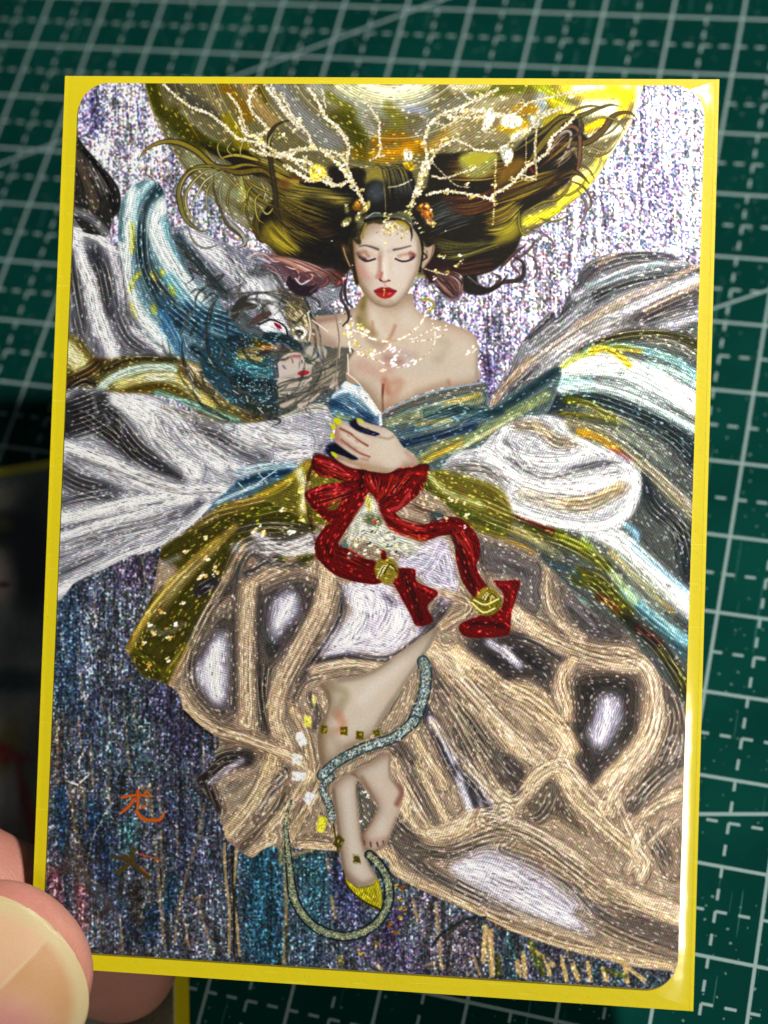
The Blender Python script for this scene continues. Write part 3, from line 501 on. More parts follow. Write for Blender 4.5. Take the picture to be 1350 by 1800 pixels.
# right side skirt
P('J','120,50 350,130 480,210 470,380 440,440 370,430 310,350 330,270 200,240 120,190','#67635b',6,tex='l',clip=M6); P('J','40,600 100,570 260,560 400,600 520,700 500,830 380,770 250,800 120,690','#45423f',10,tex='l',clip=M6); W6('J','180,600 260,650 340,720',12,'#c4c2cc',5); W6('J','260,620 320,690',5,'#ffffff',3)
P('J','540,260 640,360 780,460 920,570 860,600 700,560 590,440','#4c4a47',10,tex='l',clip=M6); P('J','625,790 940,770 965,1000 930,1120 800,1210 730,1300 650,1270 640,1110 600,1040 640,980','#47433c',10,tex='l',clip=M6); P('J','770,890 860,890 875,1000 830,1080 770,1170 700,1080 740,1000','#b4b4c0',8,tex='l',clip=M6); W6('J','810,910 800,1020 770,1120',8,'#e8e8f4',4)
W6('J','480,200 490,400 560,520',10,'#b09a74',5); W6('J','470,330 500,460 570,570',8,'#4f4b44',4); W6('J','320,440 480,560 700,640 920,670 1030,750 1060,900 1010,1100 880,1250 760,1330',24,'#d9bd8b',6); W6('J','300,560 430,600 560,690',12,'#4d4a46',5)
W6('J','350,470 520,590 800,650 970,690',3,'#6a5c48',1.5); W6('J','620,690 560,800 600,950 560,1010',16,'#d0b482',5); W6('J','0,660 250,850 400,930 560,1080 640,1250',34,'#d2b684',7); W6('J','300,820 450,870 530,990',9,'#c8ac7a',4); W6('J','250,790 380,770 450,800 500,860',6,'#50493e',3); W6('J','370,900 500,1000 580,1030 650,990',3,'#5a5042',2)
W6('J','0,850 100,1010 240,1220 380,1350',16,'#554f46',6); W6('J','0,960 120,1130 280,1350',14,'#d0b684',5); W6('J','230,980 330,1100 500,1220',9,'#6b604e',4); W6('J','0,1060 80,1250 150,1350',10,'#55504a',5); W6('J','1100,830 1160,1000 1100,1200 1020,1340',20,'#655c4e',7); W6('J','1210,1000 1180,1200 1130,1330',10,'#908880',5)
many('J','1130,1150 1090,1180;1190,1150 1120,1250;1100,1260 1060,1320;1160,1100 1130,1110',1.6,'#ffffff',clip=M6,tex='n'); W6('J','380,1350 560,1250 700,1350',24,'#d0b480',7)
W6('I','930,620 1080,800 1250,1000 1400,1180',26,'#d2b686',7); W6('I','900,720 1000,850 1100,1030 1200,1200 1300,1350',12,'#5a544a',5); W6('I','980,700 1130,900 1300,1080',3,'#6c5e48',2); W6('I','890,960 960,1080 1040,1250 1100,1350 L1180,280',22,'#45444a',6); W6('I','920,1000 1010,1150 1070,1300 L1070,120 L1130,280',9,'#cfd0da',3.5)
W6('I','830,1080 920,1230 1000,1350 L980,150',12,'#cbb080',5); W6('I','760,1130 850,1270 900,1350',12,'#5d564a',5); W6('L','720,30 820,200 900,330 940,420',12,'#c8ac7c',5); W6('L','740,60 850,260 940,400',6,'#544d42',3); W6('L','860,60 930,200 1000,330',14,'#ccb080',5); W6('L','1150,60 1230,200 1330,300',14,'#cdb181',5); W6('L','1120,90 1200,280',4,'#e8e8ee',2)
W6('L','760,200 780,330 860,430 1000,460 1150,380 1330,290 M150,330 M400,420 M600,560 M800,700 M1150,830',30,'#d8bc8a',7); W6('L','740,330 860,460 1000,520 1200,450 1350,440 M250,490 M450,570 M620,680 M800,850 M1200,1020',20,'#6a6358',7)
W6('L','700,380 800,520 950,640 1200,760 M0,690 M300,840 M600,970',22,'#6b645a',8); P('L','1050,600 1150,520 M50,520 M200,500 M400,600 M580,720 M740,880 M700,920 M520,880 M300,800 M100,680 M0,640 1150,650','#b9b8bf',11,tex='l',clip=M6); W6('M','10,590 200,650 400,760 600,860',16,'#eeeef6',9); W6('M','60,560 250,620 380,700',9,'#ffffff',5); W6('M','300,660 420,740',7,'#8a8a90',5,.6); W6('M','0,660 150,740 350,840 560,920',8,'#77716a',5,.6); W6('M','200,650 350,700',12,'#86868c',5)
W6('L','700,500 760,620 950,700 1200,830 M200,860 M600,1000 M1150,1110',14,'#caae7c',5); W6('L','640,470 700,560',12,'#cdb180',5); W6('M','650,830 900,960 1180,1060',18,'#857860',7)
W6('M','80,290 300,370 520,470 650,550 850,690 1150,800',3.5,'#54462f',1.5); W6('M','650,560 740,600 850,690',7,'#6c6048',3); P('M','360,280 430,210 500,120 600,260 700,410 600,350 500,300','#6b614e',5,tex='l',clip=M6); P('M','190,0 300,0 370,90 320,190 240,120','#58524a',5,tex='l',clip=M6); W6('M','0,60 120,180 180,270',14,'#4a484a',5); W6('M','20,80 90,280',4,'#e0e0e8',2); W6('M','60,20 200,270',5,'#cfcfd6',2)
W6('M','130,20 230,180 320,220 450,80 560,60',16,'#d9be8c',5); W6('M','560,60 620,200 760,340 900,460 980,540',22,'#d8bc88',6); P('M','640,-20 860,-20 800,60 720,160 660,90','#57514a',5,tex='l',clip=M6); W6('M','900,60 840,180 760,300',20,'#d4b886',6); W6('M','880,300 980,200 1100,90 1200,20',20,'#6d6558',7); many('M','950,210 940,240;1070,70 1060,110;1010,160 990,190;1120,30 1150,10',1.8,'#ffffff',tex='n',clip=M6)
W6('M','800,380 900,470 965,530 900,660',6,'#8c7c5c',3); W6('M','980,400 950,480 1010,560 980,640',14,'#dcc190',5); P('M','1070,430 1180,380 1190,640 1100,620','#82755e',6,tex='l',clip=M6); W6('M','950,330 1100,240 1190,200',14,'#d4ba88',5); W6('M','700,720 900,800 1190,880',14,'#d6ba88',5)
for s_,w_ in (('150,560 260,700 380,860 470,985',22),('190,640 300,820 400,1010',14),('40,830 110,960 190,1110',16),('480,330 620,430 640,520',9),('900,540 1000,600 1040,700 1060,820',16),('880,1050 940,960 1030,880',24),('0,1130 100,1190 250,1180 420,1130 560,1180 700,1280 850,1400 1020,1480',24),('940,1140 990,1220',22),('600,980 560,1060 500,1090',20),('330,560 420,640 520,730',7),('0,1010 60,1100 120,1150',14),('700,440 820,500 900,500',6)): W6('R',s_,w_,'#6c6456',9,.85)
for s_,w_ in (('160,480 300,610 450,770 570,880',20),('240,650 400,770 560,905',8),('170,740 320,920 440,1045',16),('470,1030 540,950 610,880 650,830',11),('450,360 600,465 800,535 930,540',24),('930,540 965,690 930,830 800,960',26),('800,960 850,1080 900,1200 860,1260',14),('40,880 120,1040 180,1130',14),('170,1130 260,1100 330,1060 480,1100 640,1190 800,1310 1020,1400',20),('620,850 700,960 800,1060',14),('560,270 600,380 700,440',10),('900,1200 1000,1100',12),('0,1240 200,1330 420,1420 640,1500 880,1590 1010,1640',9),('630,540 610,640 660,730',9),('560,820 700,950',10)): W6('R',s_,w_*.85,'#d9c094',6,.75)
def skl(a,b,n,c='#f8e0ac|#e8cc98|#5a4e3c|#4a4236',j=4): fan('J',a,b,n,1.3,c,jit=j,clip=M6,fl=.4)
skl('320,440 700,620 1040,760','340,560 700,700 1000,760',70); skl('0,660 300,860 640,1230','0,800 240,980 500,1300',110); skl('1040,760 1040,1000 850,1280','960,800 980,1050 760,1330',60); skl('560,720 620,1000','620,720 640,980',24)
skl('L760,330 L1000,440 M150,320 M600,540 M1150,780','L720,400 L1000,500 M200,460 M650,680 M1150,920',160); skl('M0,620 M400,820 M900,1040','M0,760 M300,900 M1100,1120',80); skl('M560,60 M700,260 M980,520','M480,120 M600,300 M880,620',70); skl('I900,640 I1100,860 J350,1200','I900,760 I1050,1000 J150,1340',90)
fan('M','0,560 300,620 700,860','0,640 300,780 680,920',70,1.3,'#ffffff|#ffffff|#4c4a4a',jit=4,clip=M6); fan('J','740,880 700,1100 720,1250','900,880 900,1080 800,1200',30,1.4,'#e8e8f0|#2c2a28',jit=5,clip=M6); fan('I','880,960 1080,1340','960,960 1180,1330',26,1.5,'#ffffff|#2a2a2e',jit=2,clip=M6)
fan('J','120,60 450,220','140,240 440,420',30,1.2,'#f0ece4|#34322e',jit=6,clip=M6); fan('J','560,280 880,580','500,300 800,600',24,1.3,'#f4f0e4|#2e2c2a',jit=4,clip=M6)
img[:]=img*(1-M6[...,None]*np.array([.0,.025,-.05],np.float32))
U_=np.clip(M6+SM+BM+GM+M1+M2+M3+M4+M5,0,1); U_=blur(U_*(blur(U_,3)>.97),2)[...,None]; SB_=blur(img,2.6); img[:]=img*(1-U_)+SB_*U_; g6_=img.mean(2,keepdims=True); img[:]=img+(g6_-img)*.16*M6[...,None]; rib_all(.62)
# strip under the hem at right
many('M','190,920 200,1150;160,900 150,1080;360,1040 370,1160;330,1080 340,1150;480,1050 500,1150;600,1030 650,1180;560,1060 590,1180;840,1060 1000,1180;400,1010 520,1100;700,1090 720,1180;780,1120 800,1180;900,1120 910,1190',8,'#c4a974',op=.9,tex='q',soft=2)
many('M','270,930 280,1130;300,960 310,1060;750,1090 740,1170;850,1130 850,1180;1050,1180 1080,1210;320,1160 280,1170',12,'#30444c',op=.95,tex='g',soft=3,fl=0); many('M','400,980 430,1100;230,1060 230,1150;450,1060 460,1150;800,1130 900,1160',8,'#55581a',op=.8,tex='m',soft=3); many('M','480,1020 490,1080;540,1030 550,1180;610,1030 615,1080',8,'#4a4858',op=.9,tex='g',soft=3,fl=0)
S('M','-120,1000 -60,930 60,860 160,850',5,'#26333a',soft=1.5,tex='m'); S('M','160,860 260,910 300,930',3,'#5c4a34',soft=1.5,tex='m')
many('K','60,-100 64,100;150,-180 158,40;330,-60 340,150;420,60 430,240;780,350 790,520;820,850 850,1010;480,820 500,1020;370,820 380,960;620,620 640,760;560,-300 570,-120;300,-350 310,-200;690,150 700,330',4,'#b09a78',op=.55,tex='m',fl=0,soft=2); many('H','300,900 420,760;420,760 440,640;600,900 700,800;350,520 300,430;250,1250 330,1120;640,1180 600,1040',3,'#c4c8d4',op=.45,tex='g',fl=0,soft=1.6)
dots('L','740,690 770,700 780,800 760,850 730,930 640,990 550,1040 450,1090 440,1060 700,880 760,760',4.5,'#a06c1c|#c8b440|#5c2c14|#d8c860',op=.9)
# flower flecks on the olive panel, pale beads at the waist
dots('H','935,160 975,210 990,240 920,250 900,260 820,395 640,510 660,555 610,605 730,690 740,580 770,510 630,730 930,40 1240,20 830,125 700,440 1190,10',5,'#f4e8b0|#ffffff|#e8b860')
dots('E','40,1230 180,1220 20,1180 250,1080 230,1000 280,960 330,1130 130,1100 300,1050 240,1160 360,1190 420,1070',5,'#fff0b0|#ffffff|#d8d040')
# ---- bodice and sash
BD='E680,585 E760,540 E950,470 E1190,425 E1225,480 E1235,560 G330,462 G550,345 G535,480 G480,590 G350,612 G220,680 G130,768 G0,798 E960,890 E870,870 E780,780 E700,690 E655,645'
M7=mask('E',BD,1.); P('E',BD,'#5f6f70',1,tex='l')
W7=lambda *a: CSt(M7,*a)
W7('E','690,590 850,530 1050,480 1200,450',12,'#66645c',4); W7('E','700,640 850,600 1000,560 1180,520',16,'#7d8268',6); W7('E','1000,540 1180,490',7,'#b09a4c',4); W7('E','760,700 950,640 1100,590',9,'#4c7080',4); W7('E','850,650 1000,630 1120,600',6,'#a8985c',4)
W7('E','770,755 900,720 1040,690 1150,660',14,'#1c3a5e',4); W7('E','900,590 1050,570 G200,590 G350,500 G530,370',16,'#22444e',5); W7('E','870,840 960,780 1060,740 1200,700 G350,570 G480,500',16,'#8a8858',6); W7('E','900,840 1000,790 1120,740',8,'#b89c34',4); W7('G','60,740 200,650 330,590',12,'#7c8a6c',5); W7('G','0,620 150,600',9,'#2c5c78',4); W7('G','280,580 400,530 500,500',10,'#6d7c64',5)
W7('E','1040,600 1160,640',10,'#2f5870',5); fan('E','690,600 900,540 1180,460','780,760 950,720 G300,560',60,1.3,'#d8e0e0|#e8d898|#1c2c38|#a8c8d0',jit=6,clip=M7); fan('E','870,850 1050,780 G330,600','1000,840 G200,680 G480,520',50,1.2,'#e8d890|#24343c|#c8d0b0',jit=4,clip=M7)
S('E','670,590 760,545 950,475 1190,430',3,'#9aa4b0',soft=1.,tex='n')
LB='E455,432 E500,425 E550,430 E600,500 E655,585 E660,650 E590,650 E520,640 E430,620 E385,540'
M8=mask('E',LB,1.); P('E',LB,'#4d7896',1,tex='l'); CSt(M8,'E','470,440 560,490 640,580',14,'#e6ecf4',4); CSt(M8,'E','400,540 500,560 600,620',14,'#1c4c74',5); CSt(M8,'E','430,600 560,640',7,'#8c946c',4); CSt(M8,'E','400,500 470,470',8,'#b4c8dc',4)
fan('E','400,520 560,620','480,430 660,600',40,1.2,'#ffffff|#ffffff|#1c3450',jit=5,clip=M8)
P('E','390,750 480,760 560,830 520,870 440,860 370,800','#1a1c40',2,tex='l'); S('E','400,810 500,880 580,890',6,'#2c3c2c',soft=2)
P('E','520,620 600,640 700,690 640,720 540,690 490,650','#1d2040',2,tex='l'); S('E','655,585 660,650',5,'#d8dce4',soft=1)
# ---- skin: shoulders, chest, neck
CH='F420,1150 F300,1290 E500,40 E430,70 E370,75 E290,90 E285,150 E300,230 E400,240 E430,300 E470,380 E490,430 E550,440 E600,500 E660,585 E680,575 E760,535 E950,465 E1165,420 E1170,330 E1175,250 E1160,190 E1110,150 E1000,110 E900,80 E840,30 F960,1120 F700,1280'
M9=mask('E',CH,.8); P('E',CH,'#ccbcac',.8,tex='n')
K9=lambda t,s,w,c,soft=6,op=.7: S(t,s,w,c,soft=soft,op=op,clip=M9,fl=0)
K9('E','560,30 570,120 620,170',14,'#94834e',8,.8); K9('E','620,40 640,130 700,200',10,'#d2c8ba',6); K9('E','735,130 710,190 680,220',5,'#a87858',4,.7); K9('E','615,110 620,170',4,'#a87c60',4,.7); K9('E','560,60 600,200 660,230',12,'#a08c6c',7,.6); K9('E','540,90 550,150',9,'#6f6c3c',6,.7); K9('E','760,0 800,100 860,130',20,'#cfc5b8',8)
K9('E','560,340 640,380 700,360',24,'#b88c80',10,.45); K9('E','680,420 700,480',11,'#a85c40',7,.65); K9('E','672,440 668,510 672,580',4,'#5c2014',2,.9); K9('E','700,440 760,430 700,540',16,'#b89078',8,.7); K9('E','600,420 640,520',18,'#c6b8aa',8,.8); K9('E','800,330 1000,330 1100,380',40,'#c4b9ab',14,.7)
K9('E','980,220 1010,230 960,300',16,'#9a8a70',10,.45); K9('E','1170,200 1165,400',5,'#9c9490',4,.7); K9('E','300,110 420,90',8,'#a4807c',5,.8); K9('E','320,170 400,220',18,'#a8968c',8,.7); K9('E','1015,420 1020,440',6,'#b07858',4,.7); K9('E','900,260 1150,240',30,'#c9beb0',12,.5); K9('E','640,250 760,270 840,290',14,'#b49c90',8,.4); K9('E','690,300 760,320',14,'#a88078',8,.8); K9('E','850,480 1000,430',10,'#b0a090',7,.5)
shade(M9,16,'#8c705a',.5,10,4); shade(M9,7,'#94785f',.45,3,-3)
# ---- red sash
def red(t,s,c='#991512'): P(t,s,c,1,tex='l')
red('E','530,880 620,902 700,902 780,870 900,862 908,900 880,980 840,1035 740,1112 690,1118 640,1060 610,1015 560,1005 500,960 480,900'); red('E','295,850 330,808 400,830 520,880 560,950 430,935 330,915','#a81818'); red('E','258,1022 320,980 420,958 530,950 590,1000 530,1100 440,1165 400,1172 330,1120','#8e1214')
S('E','550,1050 470,1150 400,1250 360,1330',(22,30),'#8f1411',tex='l'); S('I','395,20 355,100 420,190 530,235 640,245',30,'#8c1210',tex='l'); P('I','330,90 400,10 470,-10 430,80 490,110 480,160 560,160 640,180 640,290 480,260 400,190','#8a1412',1,tex='l')
S('E','660,1110 760,1200 880,1220 980,1190',(34,26),'#95130f',tex='l'); S('E','960,1190 1060,1190 1130,1270 1130,1350 I1100,120 I1130,250 I1190,340',32,'#8f1210',tex='l')
P('I','705,225 835,212 850,280 960,335 905,410 935,488 850,512 815,450 760,350','#86100f',1,tex='l'); P('J','205,278 260,275 342,275 330,340 300,440 290,540 262,566 70,572 22,512 110,465 230,430 258,350','#8c100f',1,tex='l')
RM=mask('E','258,1022 295,850 330,800 520,880 700,900 908,860 880,1000 820,1060 1100,1180 1180,1300 1200,1380 I1230,370 I1130,330 I1050,100 E1000,1230 E880,1270 E700,1220 E640,1120 E620,1030 E500,1200 E490,1320 I640,190 I640,290 I400,220 I320,100',1.)
def RR(t,s,w,c,soft=2.5,op=.9): S(t,s,w,c,soft=soft,op=op,clip=None,tex='l')
RR('E','330,840 420,870 500,930',6,'#e8525c'); RR('E','310,880 420,920 540,950',6,'#5a0c0c'); RR('E','280,1010 360,980 450,980',5,'#d83c4c'); RR('E','300,1080 380,1130 460,1130',6,'#6c0a10'); RR('E','440,1040 540,1000 560,960',8,'#661014'); RR('E','400,1000 500,990',4,'#c02c50')
P('E','380,1100 400,1050 440,1030 450,1060 420,1100','#6a6a1c',1.5,tex='l'); RR('E','600,920 640,1000',6,'#c83820'); RR('E','720,920 700,990 650,1030',7,'#d04420'); RR('E','560,900 560,980',9,'#500c08'); RR('E','760,900 840,900 880,910',8,'#b82818'); RR('E','780,960 720,1030 660,1060',8,'#5c0c0c'); RR('E','820,1000 760,1080 700,1105',6,'#e0505c'); RR('E','880,950 830,1010',8,'#6c0c0c')
RR('E','700,1130 800,1180 900,1200',5,'#c0303c'); RR('E','720,1200 850,1250 900,1240',7,'#c83c14'); RR('E','680,1150 800,1220 960,1210',5,'#5c0808'); RR('E','1060,1200 1120,1260 1140,1340',5,'#c02c1c'); RR('E','1030,1210 1070,1300',6,'#5c0808'); RR('I','1070,30 1110,200 1160,320',6,'#580808'); RR('I','1130,60 1150,190',4,'#c43020'); RR('I','780,240 830,350 870,480',8,'#5a0808'); RR('I','860,300 940,340',6,'#c02030'); RR('I','450,180 560,220',5,'#b42018'); RR('I','370,80 400,150',6,'#5c0a0a'); RR('J','290,300 300,380 270,480',6,'#b81c18'); RR('J','80,500 200,500 260,520',7,'#5c0808'); RR('J','240,290 290,300',5,'#c42820')
for a,b,n in (('E320,830 E520,930','E300,900 E540,960',20),('E560,900 E640,1020','E880,880 E700,1080',50),('E270,1020 E500,980','E330,1120 E540,1020',30),('E680,1120 E950,1200','E720,1200 E900,1260',30),('E1000,1200 E1130,1340','E1080,1190 E1150,1340',16),('I340,90 I620,230','I400,60 I640,190',24)):
    fan('E',a,b,n,1.2,'#ec6440|#f06868|#3c0404|#c83020',jit=4,op=.8)
shade(RM,5,'#2c0204',.55,3,3)
# gold rings
for t,x,y in (('I',690,220),('I',1225,375)):
    P(t,'%d,%d %d,%d %d,%d %d,%d %d,%d %d,%d'%(x-60,y-30,x-10,y-70,x+50,y-40,x+60,y+30,x,y+75,x-55,y+30),'#8c8030',1.2,tex='l')
    for k in range(5): S(t,'%d,%d %d,%d %d,%d'%(x-50+k*9,y+40-k*6,x-20+k*10,y-20-k*3,x+20+k*9,y-30+k*9),2,('#f8ecb0','#4c4410','#fffbe0','#b8a850','#3c3810')[k],soft=1)
P('I','1130,370 1170,360 1230,380 1290,360 1290,420 1230,460 1170,440','#77701c',1,tex='l'); many('I','1140,390 1200,440 1260,420;1150,375 1210,400 1280,370',3,'#f4e8a8',tex='n')
# jewelled net under the bow
P('E','590,1040 640,1060 660,1120 720,1210 860,1270 800,1340 I560,60 I500,80 E480,1290 E500,1180','#b4b4a6',2,tex='l')
S('E','590,1040 600,1090',9,'#c8c060',soft=4); S('E','600,1150 640,1160',20,'#6c7058',soft=5)
dots('E','620,1160 640,1170',3.5,'#d03020|#f0e0c0'); dots('E','690,1220 720,1240 660,1260 740,1290 690,1300 640,1320 600,1290 570,1330 780,1300 720,1330 560,1270 530,1290',4,'#ffffff|#d8dcd0|#8c9090|#f0e8b0'); dots('I','540,60 600,80 640,110 700,90 740,130 500,140 560,20 690,30 620,20 720,60',4,'#ffffff|#e8e0a8|#6c7470|#3c4440')
P('I','660,120 680,115 690,160 665,160','#7c1410',1); P('I','470,60 450,95 490,98','#5c7478',1)
dots('E','900,1030 880,1070 950,1040 1060,1060 1100,1070 1110,1130 1100,1190 1030,1050 1000,1150',4,'#fff4c0|#ffffff|#e8c868'); P('E','920,1120 980,1110 990,1150 930,1160','#4c5456',2,tex='l')
# ---- legs
TH='340,820 430,790 560,770 650,730 720,680 850,590 962,515 950,570 870,700 780,830 700,960 650,1030 600,1100 520,1140 430,1190 358,1262 335,1180 330,1050 380,950 370,870'
MT=mask('I',TH,.8); P('I',TH,'#ccbfb0',.8,tex='n'); KT=lambda s,w,c,soft=7,op=.75,t='I': S(t,s,w,c,soft=soft,op=op,clip=MT,fl=0)
KT('400,830 470,870 430,980',16,'#a39a7c'); KT('430,970 460,1040 400,1080',14,'#c08c74'); KT('350,830 385,900 340,1100',6,'#8f7c68',4); KT('600,820 700,750 900,580',16,'#cdc4b8'); KT('600,900 620,1010 520,1080',26,'#cac1b4'); KT('400,1080 440,1150',18,'#b8a896'); KT('720,900 650,1010',6,'#a8a090',4); KT('360,1050 350,1200',10,'#b09a70',6)
LF='400,170 440,120 500,85 540,110 535,180 540,280 550,400 570,480 600,570 640,640 600,680 530,685 480,645 450,560 435,440 420,300'
RF='500,85 600,35 708,-20 712,110 770,150 782,200 745,330 725,380 700,440 680,480 640,500 600,505 575,490 555,410 600,340 640,270 600,200 540,120'
KT('345,830 380,900 350,1020 332,1150 358,1250',9,'#8c7a60',5,.8); KT('960,520 870,690 780,820 700,950 640,1040',7,'#a0988c',4,.8); KT('440,800 560,775 700,700',8,'#8f8472',5,.7); KT('480,1150 600,1100 650,1040',8,'#a8987c',5,.7); KT('560,900 640,820 760,700',22,'#d6cdc2',10,.8)
MR=mask('L',RF,.8); P('L',RF,'#cbbcae',.8,tex='n'); KR=lambda s,w,c,soft=6,op=.75: S('L',s,w,c,soft=soft,op=op,clip=MR,fl=0)
KR('740,130 770,190 745,250',9,'#8e5a50',5,.9); KR('640,280 600,350 570,400',6,'#8a6c58',4); KR('650,250 660,380',16,'#cfc6bc'); KR('560,420 600,450 690,440',12,'#b89c90',5); many('L','572,445 575,465;605,455 608,475;640,455 645,475;672,448 676,466',3,'#5c3430',tex='n',soft=1.2,fl=0); KR('560,90 640,60 700,60',20,'#c8beb2')
KR('708,0 712,110 760,150',5,'#988878',3,.8); KR('745,330 700,440 640,500',7,'#9a8070',4,.8); KR('600,340 560,400 560,460',7,'#7c6450',4,.8); KR('560,110 620,220 640,270',6,'#8c7c6c',4,.7)
ML=mask('L',LF,.8); P('L',LF,'#cec1b4',.8,tex='n'); KL=lambda s,w,c,soft=5,op=.75: S('L',s,w,c,soft=soft,op=op,clip=ML,fl=0)
KL('410,180 430,320 445,460',5,'#9a8c80',4); KL('530,140 545,300 560,440',5,'#a09084',4); KL('480,200 500,400 540,600',14,'#cec5bb'); KL('480,620 560,670 620,650',8,'#b09c8c',4)
KL('405,180 420,320 440,450 470,620 520,680',8,'#8c7c6c',4,.8); KL('535,180 545,300 570,470 600,570 640,640',6,'#988878',3.5,.8)
shade(MT,14,'#7c6650',.7,8,-5); shade(MR,9,'#7c604c',.7,5,0); shade(ML,10,'#78624e',.7,5,0)
P('L','540,130 600,220 640,270 600,350 560,400 545,280 530,180','#6c6860',1,tex='l'); dots('L','575,185 590,210 550,345',3,'#ffffff')
P('L','470,640 530,690 610,680 640,645 665,720 660,800 610,795 550,750 490,690','#a8a018',1,tex='l'); S('L','460,600 480,680 560,760 650,805',3,'#3c2c18',soft=1.2); fan('L','520,700 650,790','640,660 660,780',22,1.2,'#f0e840|#fff8a0|#5c5408',jit=4)
P('L','435,410 470,440 445,490 405,465','#5e5620',.8,tex='l',sharp=True); P('L','512,515 545,520 556,570 514,565','#5c5a30',.8,tex='l',sharp=True); S('L','410,360 430,480 440,500',3,'#5c4a20'); many('L','515,520 545,525;520,560 550,565',1.5,'#c8c080',tex='n')
for q in ('345,1035 378,1040 375,1080 342,1078','445,1045 485,1042 485,1090 448,1088','530,1065 570,1070 568,1112 528,1110','615,1062 650,1060 655,1090 625,1095'): P('I',q,'#6c6010',.8,tex='l',sharp=True)
dots('I','360,1060 465,1065 550,1090 638,1075',3,'#a89828|#4c4408|#c8b840')
for q,c in (('300,870 325,890 310,945 295,900','#e8d888'),('255,985 290,990 295,1050 255,1040','#e8dc60'),('215,1075 245,1070 275,1130 240,1150 212,1110','#ffffff'),('195,1185 245,1195 250,1240 190,1235','#f8f4e8'),('200,1290 260,1295 250,1330 195,1325','#fbfbfb')): P('I',q,c,1,tex='m',sharp=True)
for q,c in (('195,80 265,85 255,130 190,125','#f6f6fa'),('270,185 320,200 280,262 248,225','#f4f4f8'),('335,310 380,330 355,405 318,390','#e0d83c')): P('L',q,c,1,tex='m',sharp=True)
# ---- scaly tail
def tail(t,s,w,op=1.):
    S(t,s,w*1.25,'#2a3a40',soft=1.5,op=op,tex='l'); S(t,s,w,'#6e8086',soft=2,op=op,tex='l')
    p=catmull(pts(t,s),False,1.8)
    for i in range(len(p)):
        for _ in range(3):
            a=p[i]+rng.normal(0,w*.24,2); b=a+rng.normal(0,1.6,2); S('Z',np.array([a,b]),1.6,('#dfe8e8','#a8a884','#24343c','#ffffff','#2a3c44','#c8c498')[int(rng.integers(6))],tex='n',fl=0,op=.85)
S('I','880,660 897,760 885,880 830,1020',14,'#5c7078',soft=3,tex='l',taper='b'); tail('I','882,700 897,760 885,880 830,1020',17); tail('I','840,1010 730,1100 560,1160 430,1230 350,1300',15); tail('L','400,110 350,170 390,260 400,330',10)
def tail2(t,s,w):
    S(t,s,w*1.5,'#1d2c34',soft=1.3,tex='l',taper='b'); S(t,s,w,'#707a68',soft=1.5,tex='l',taper='b'); p=catmull(pts(t,s),False,1.8)
    for i in range(len(p)):
        for _ in range(2):
            a=p[i]+rng.normal(0,w*.22,2); S('Z',np.array([a,a+rng.normal(0,1.8,2)]),1.5,('#d8d4a8','#c8bc90','#3c4844','#9aa48c')[int(rng.integers(4))],tex='n',fl=0,op=.85)
tail2('L','190,230 160,330 165,450 180,600 200,740 260,850 350,920 470,950 590,915 670,840 705,740 690,640 650,570 600,520',12)
dots('L','765,690 760,800 775,820 740,930 630,990 540,1030 440,1080 445,1100 700,900',4.5,'#8c5c18|#6c6c14|#b8a848|#4c2c1c',op=.85)
# ---- dragon
DB='N-10,560 N60,560 N180,600 N330,620 N420,650 N340,800 N340,900 N380,1080 N400,1200 N330,1290 N200,1290 N60,1240 N-80,1180 D800,420 D760,330 D790,230'
P('N',DB,'#2b5566',2,tex='l'); MD=mask('N',DB,2)
CSt(MD,'N','0,830 150,850 330,900',18,'#2f8090',6); CSt(MD,'N','30,700 180,700 300,700',16,'#7c6c44',6); CSt(MD,'N','150,620 200,650 300,680',10,'#6a5410',4); CSt(MD,'N','0,1000 200,1050 360,1080',26,'#223c44',8); CSt(MD,'N','0,760 200,790',8,'#a89a58',4); CSt(MD,'N','100,1200 300,1240',20,'#3c4440',6)
CSt(MD,'N','-60,600 40,640',20,'#1c3c50',7)
fan('N','0,820 330,900','0,930 340,980',40,1.2,'#6fd0d8|#a8e0d0|#10283a',jit=4,clip=MD); fan('N','0,700 300,680','0,780 320,790',30,1.2,'#e8d8a0|#2c3430|#c0a860',jit=4,clip=MD); fan('N','0,1000 350,1060','20,1200 380,1220',40,1.2,'#b8c8c8|#1c2c30|#607c80',jit=4,clip=MD)
for _ in range(160):
    a=np.array([rng.uniform(-40,380),rng.uniform(560,1240)])/5.192+[420-PX0,480-PY0]; S('Z',np.array([a,a+.6]),1.5,'#e8f0f0',clip=MD,fl=0,tex='n',op=.8)
# snout, eye, nostril
P('N','470,240 560,210 620,350 650,480 640,600 600,640 520,620 480,540 440,440 420,330','#716850',2,tex='l'); fan('N','430,240 620,440','400,330 600,600',40,1.6,'#d8c898|#eee4c8|#3c3830',jit=5); S('N','560,350 620,450 640,560',5,'#bcae8c',soft=2)
P('N','190,480 300,440 400,480 440,570 360,580 260,550','#d8dce6',1,tex='l'); P('N','120,440 200,380 300,360 280,400 180,450','#6c5450',1,tex='l'); S('N','100,470 180,400 290,370',3,'#453c38'); P('N','320,455 370,472 396,505 370,514 335,488','#c01c44',1.,tex='l'); S('N','290,545 380,580 430,585',4,'#2c90a8'); S('N','190,470 300,430 420,490 450,590',3,'#2c3034')
fan('N','200,480 430,580','300,440 440,560',16,1.2,'#ffffff|#3c4048',jit=2)
P('N','480,490 560,470 630,500 640,580 580,640 510,620','#8a8468',1.5,tex='l'); S('N','500,520 560,500 610,540 570,600 520,590',5,'#e8ecf0',soft=1.5); S('N','540,530 580,550 555,575',4,'#3c3c30',soft=1.2); fan('N','500,600 600,640','520,500 640,560',12,1.3,'#f8f8f8|#505048',jit=3)
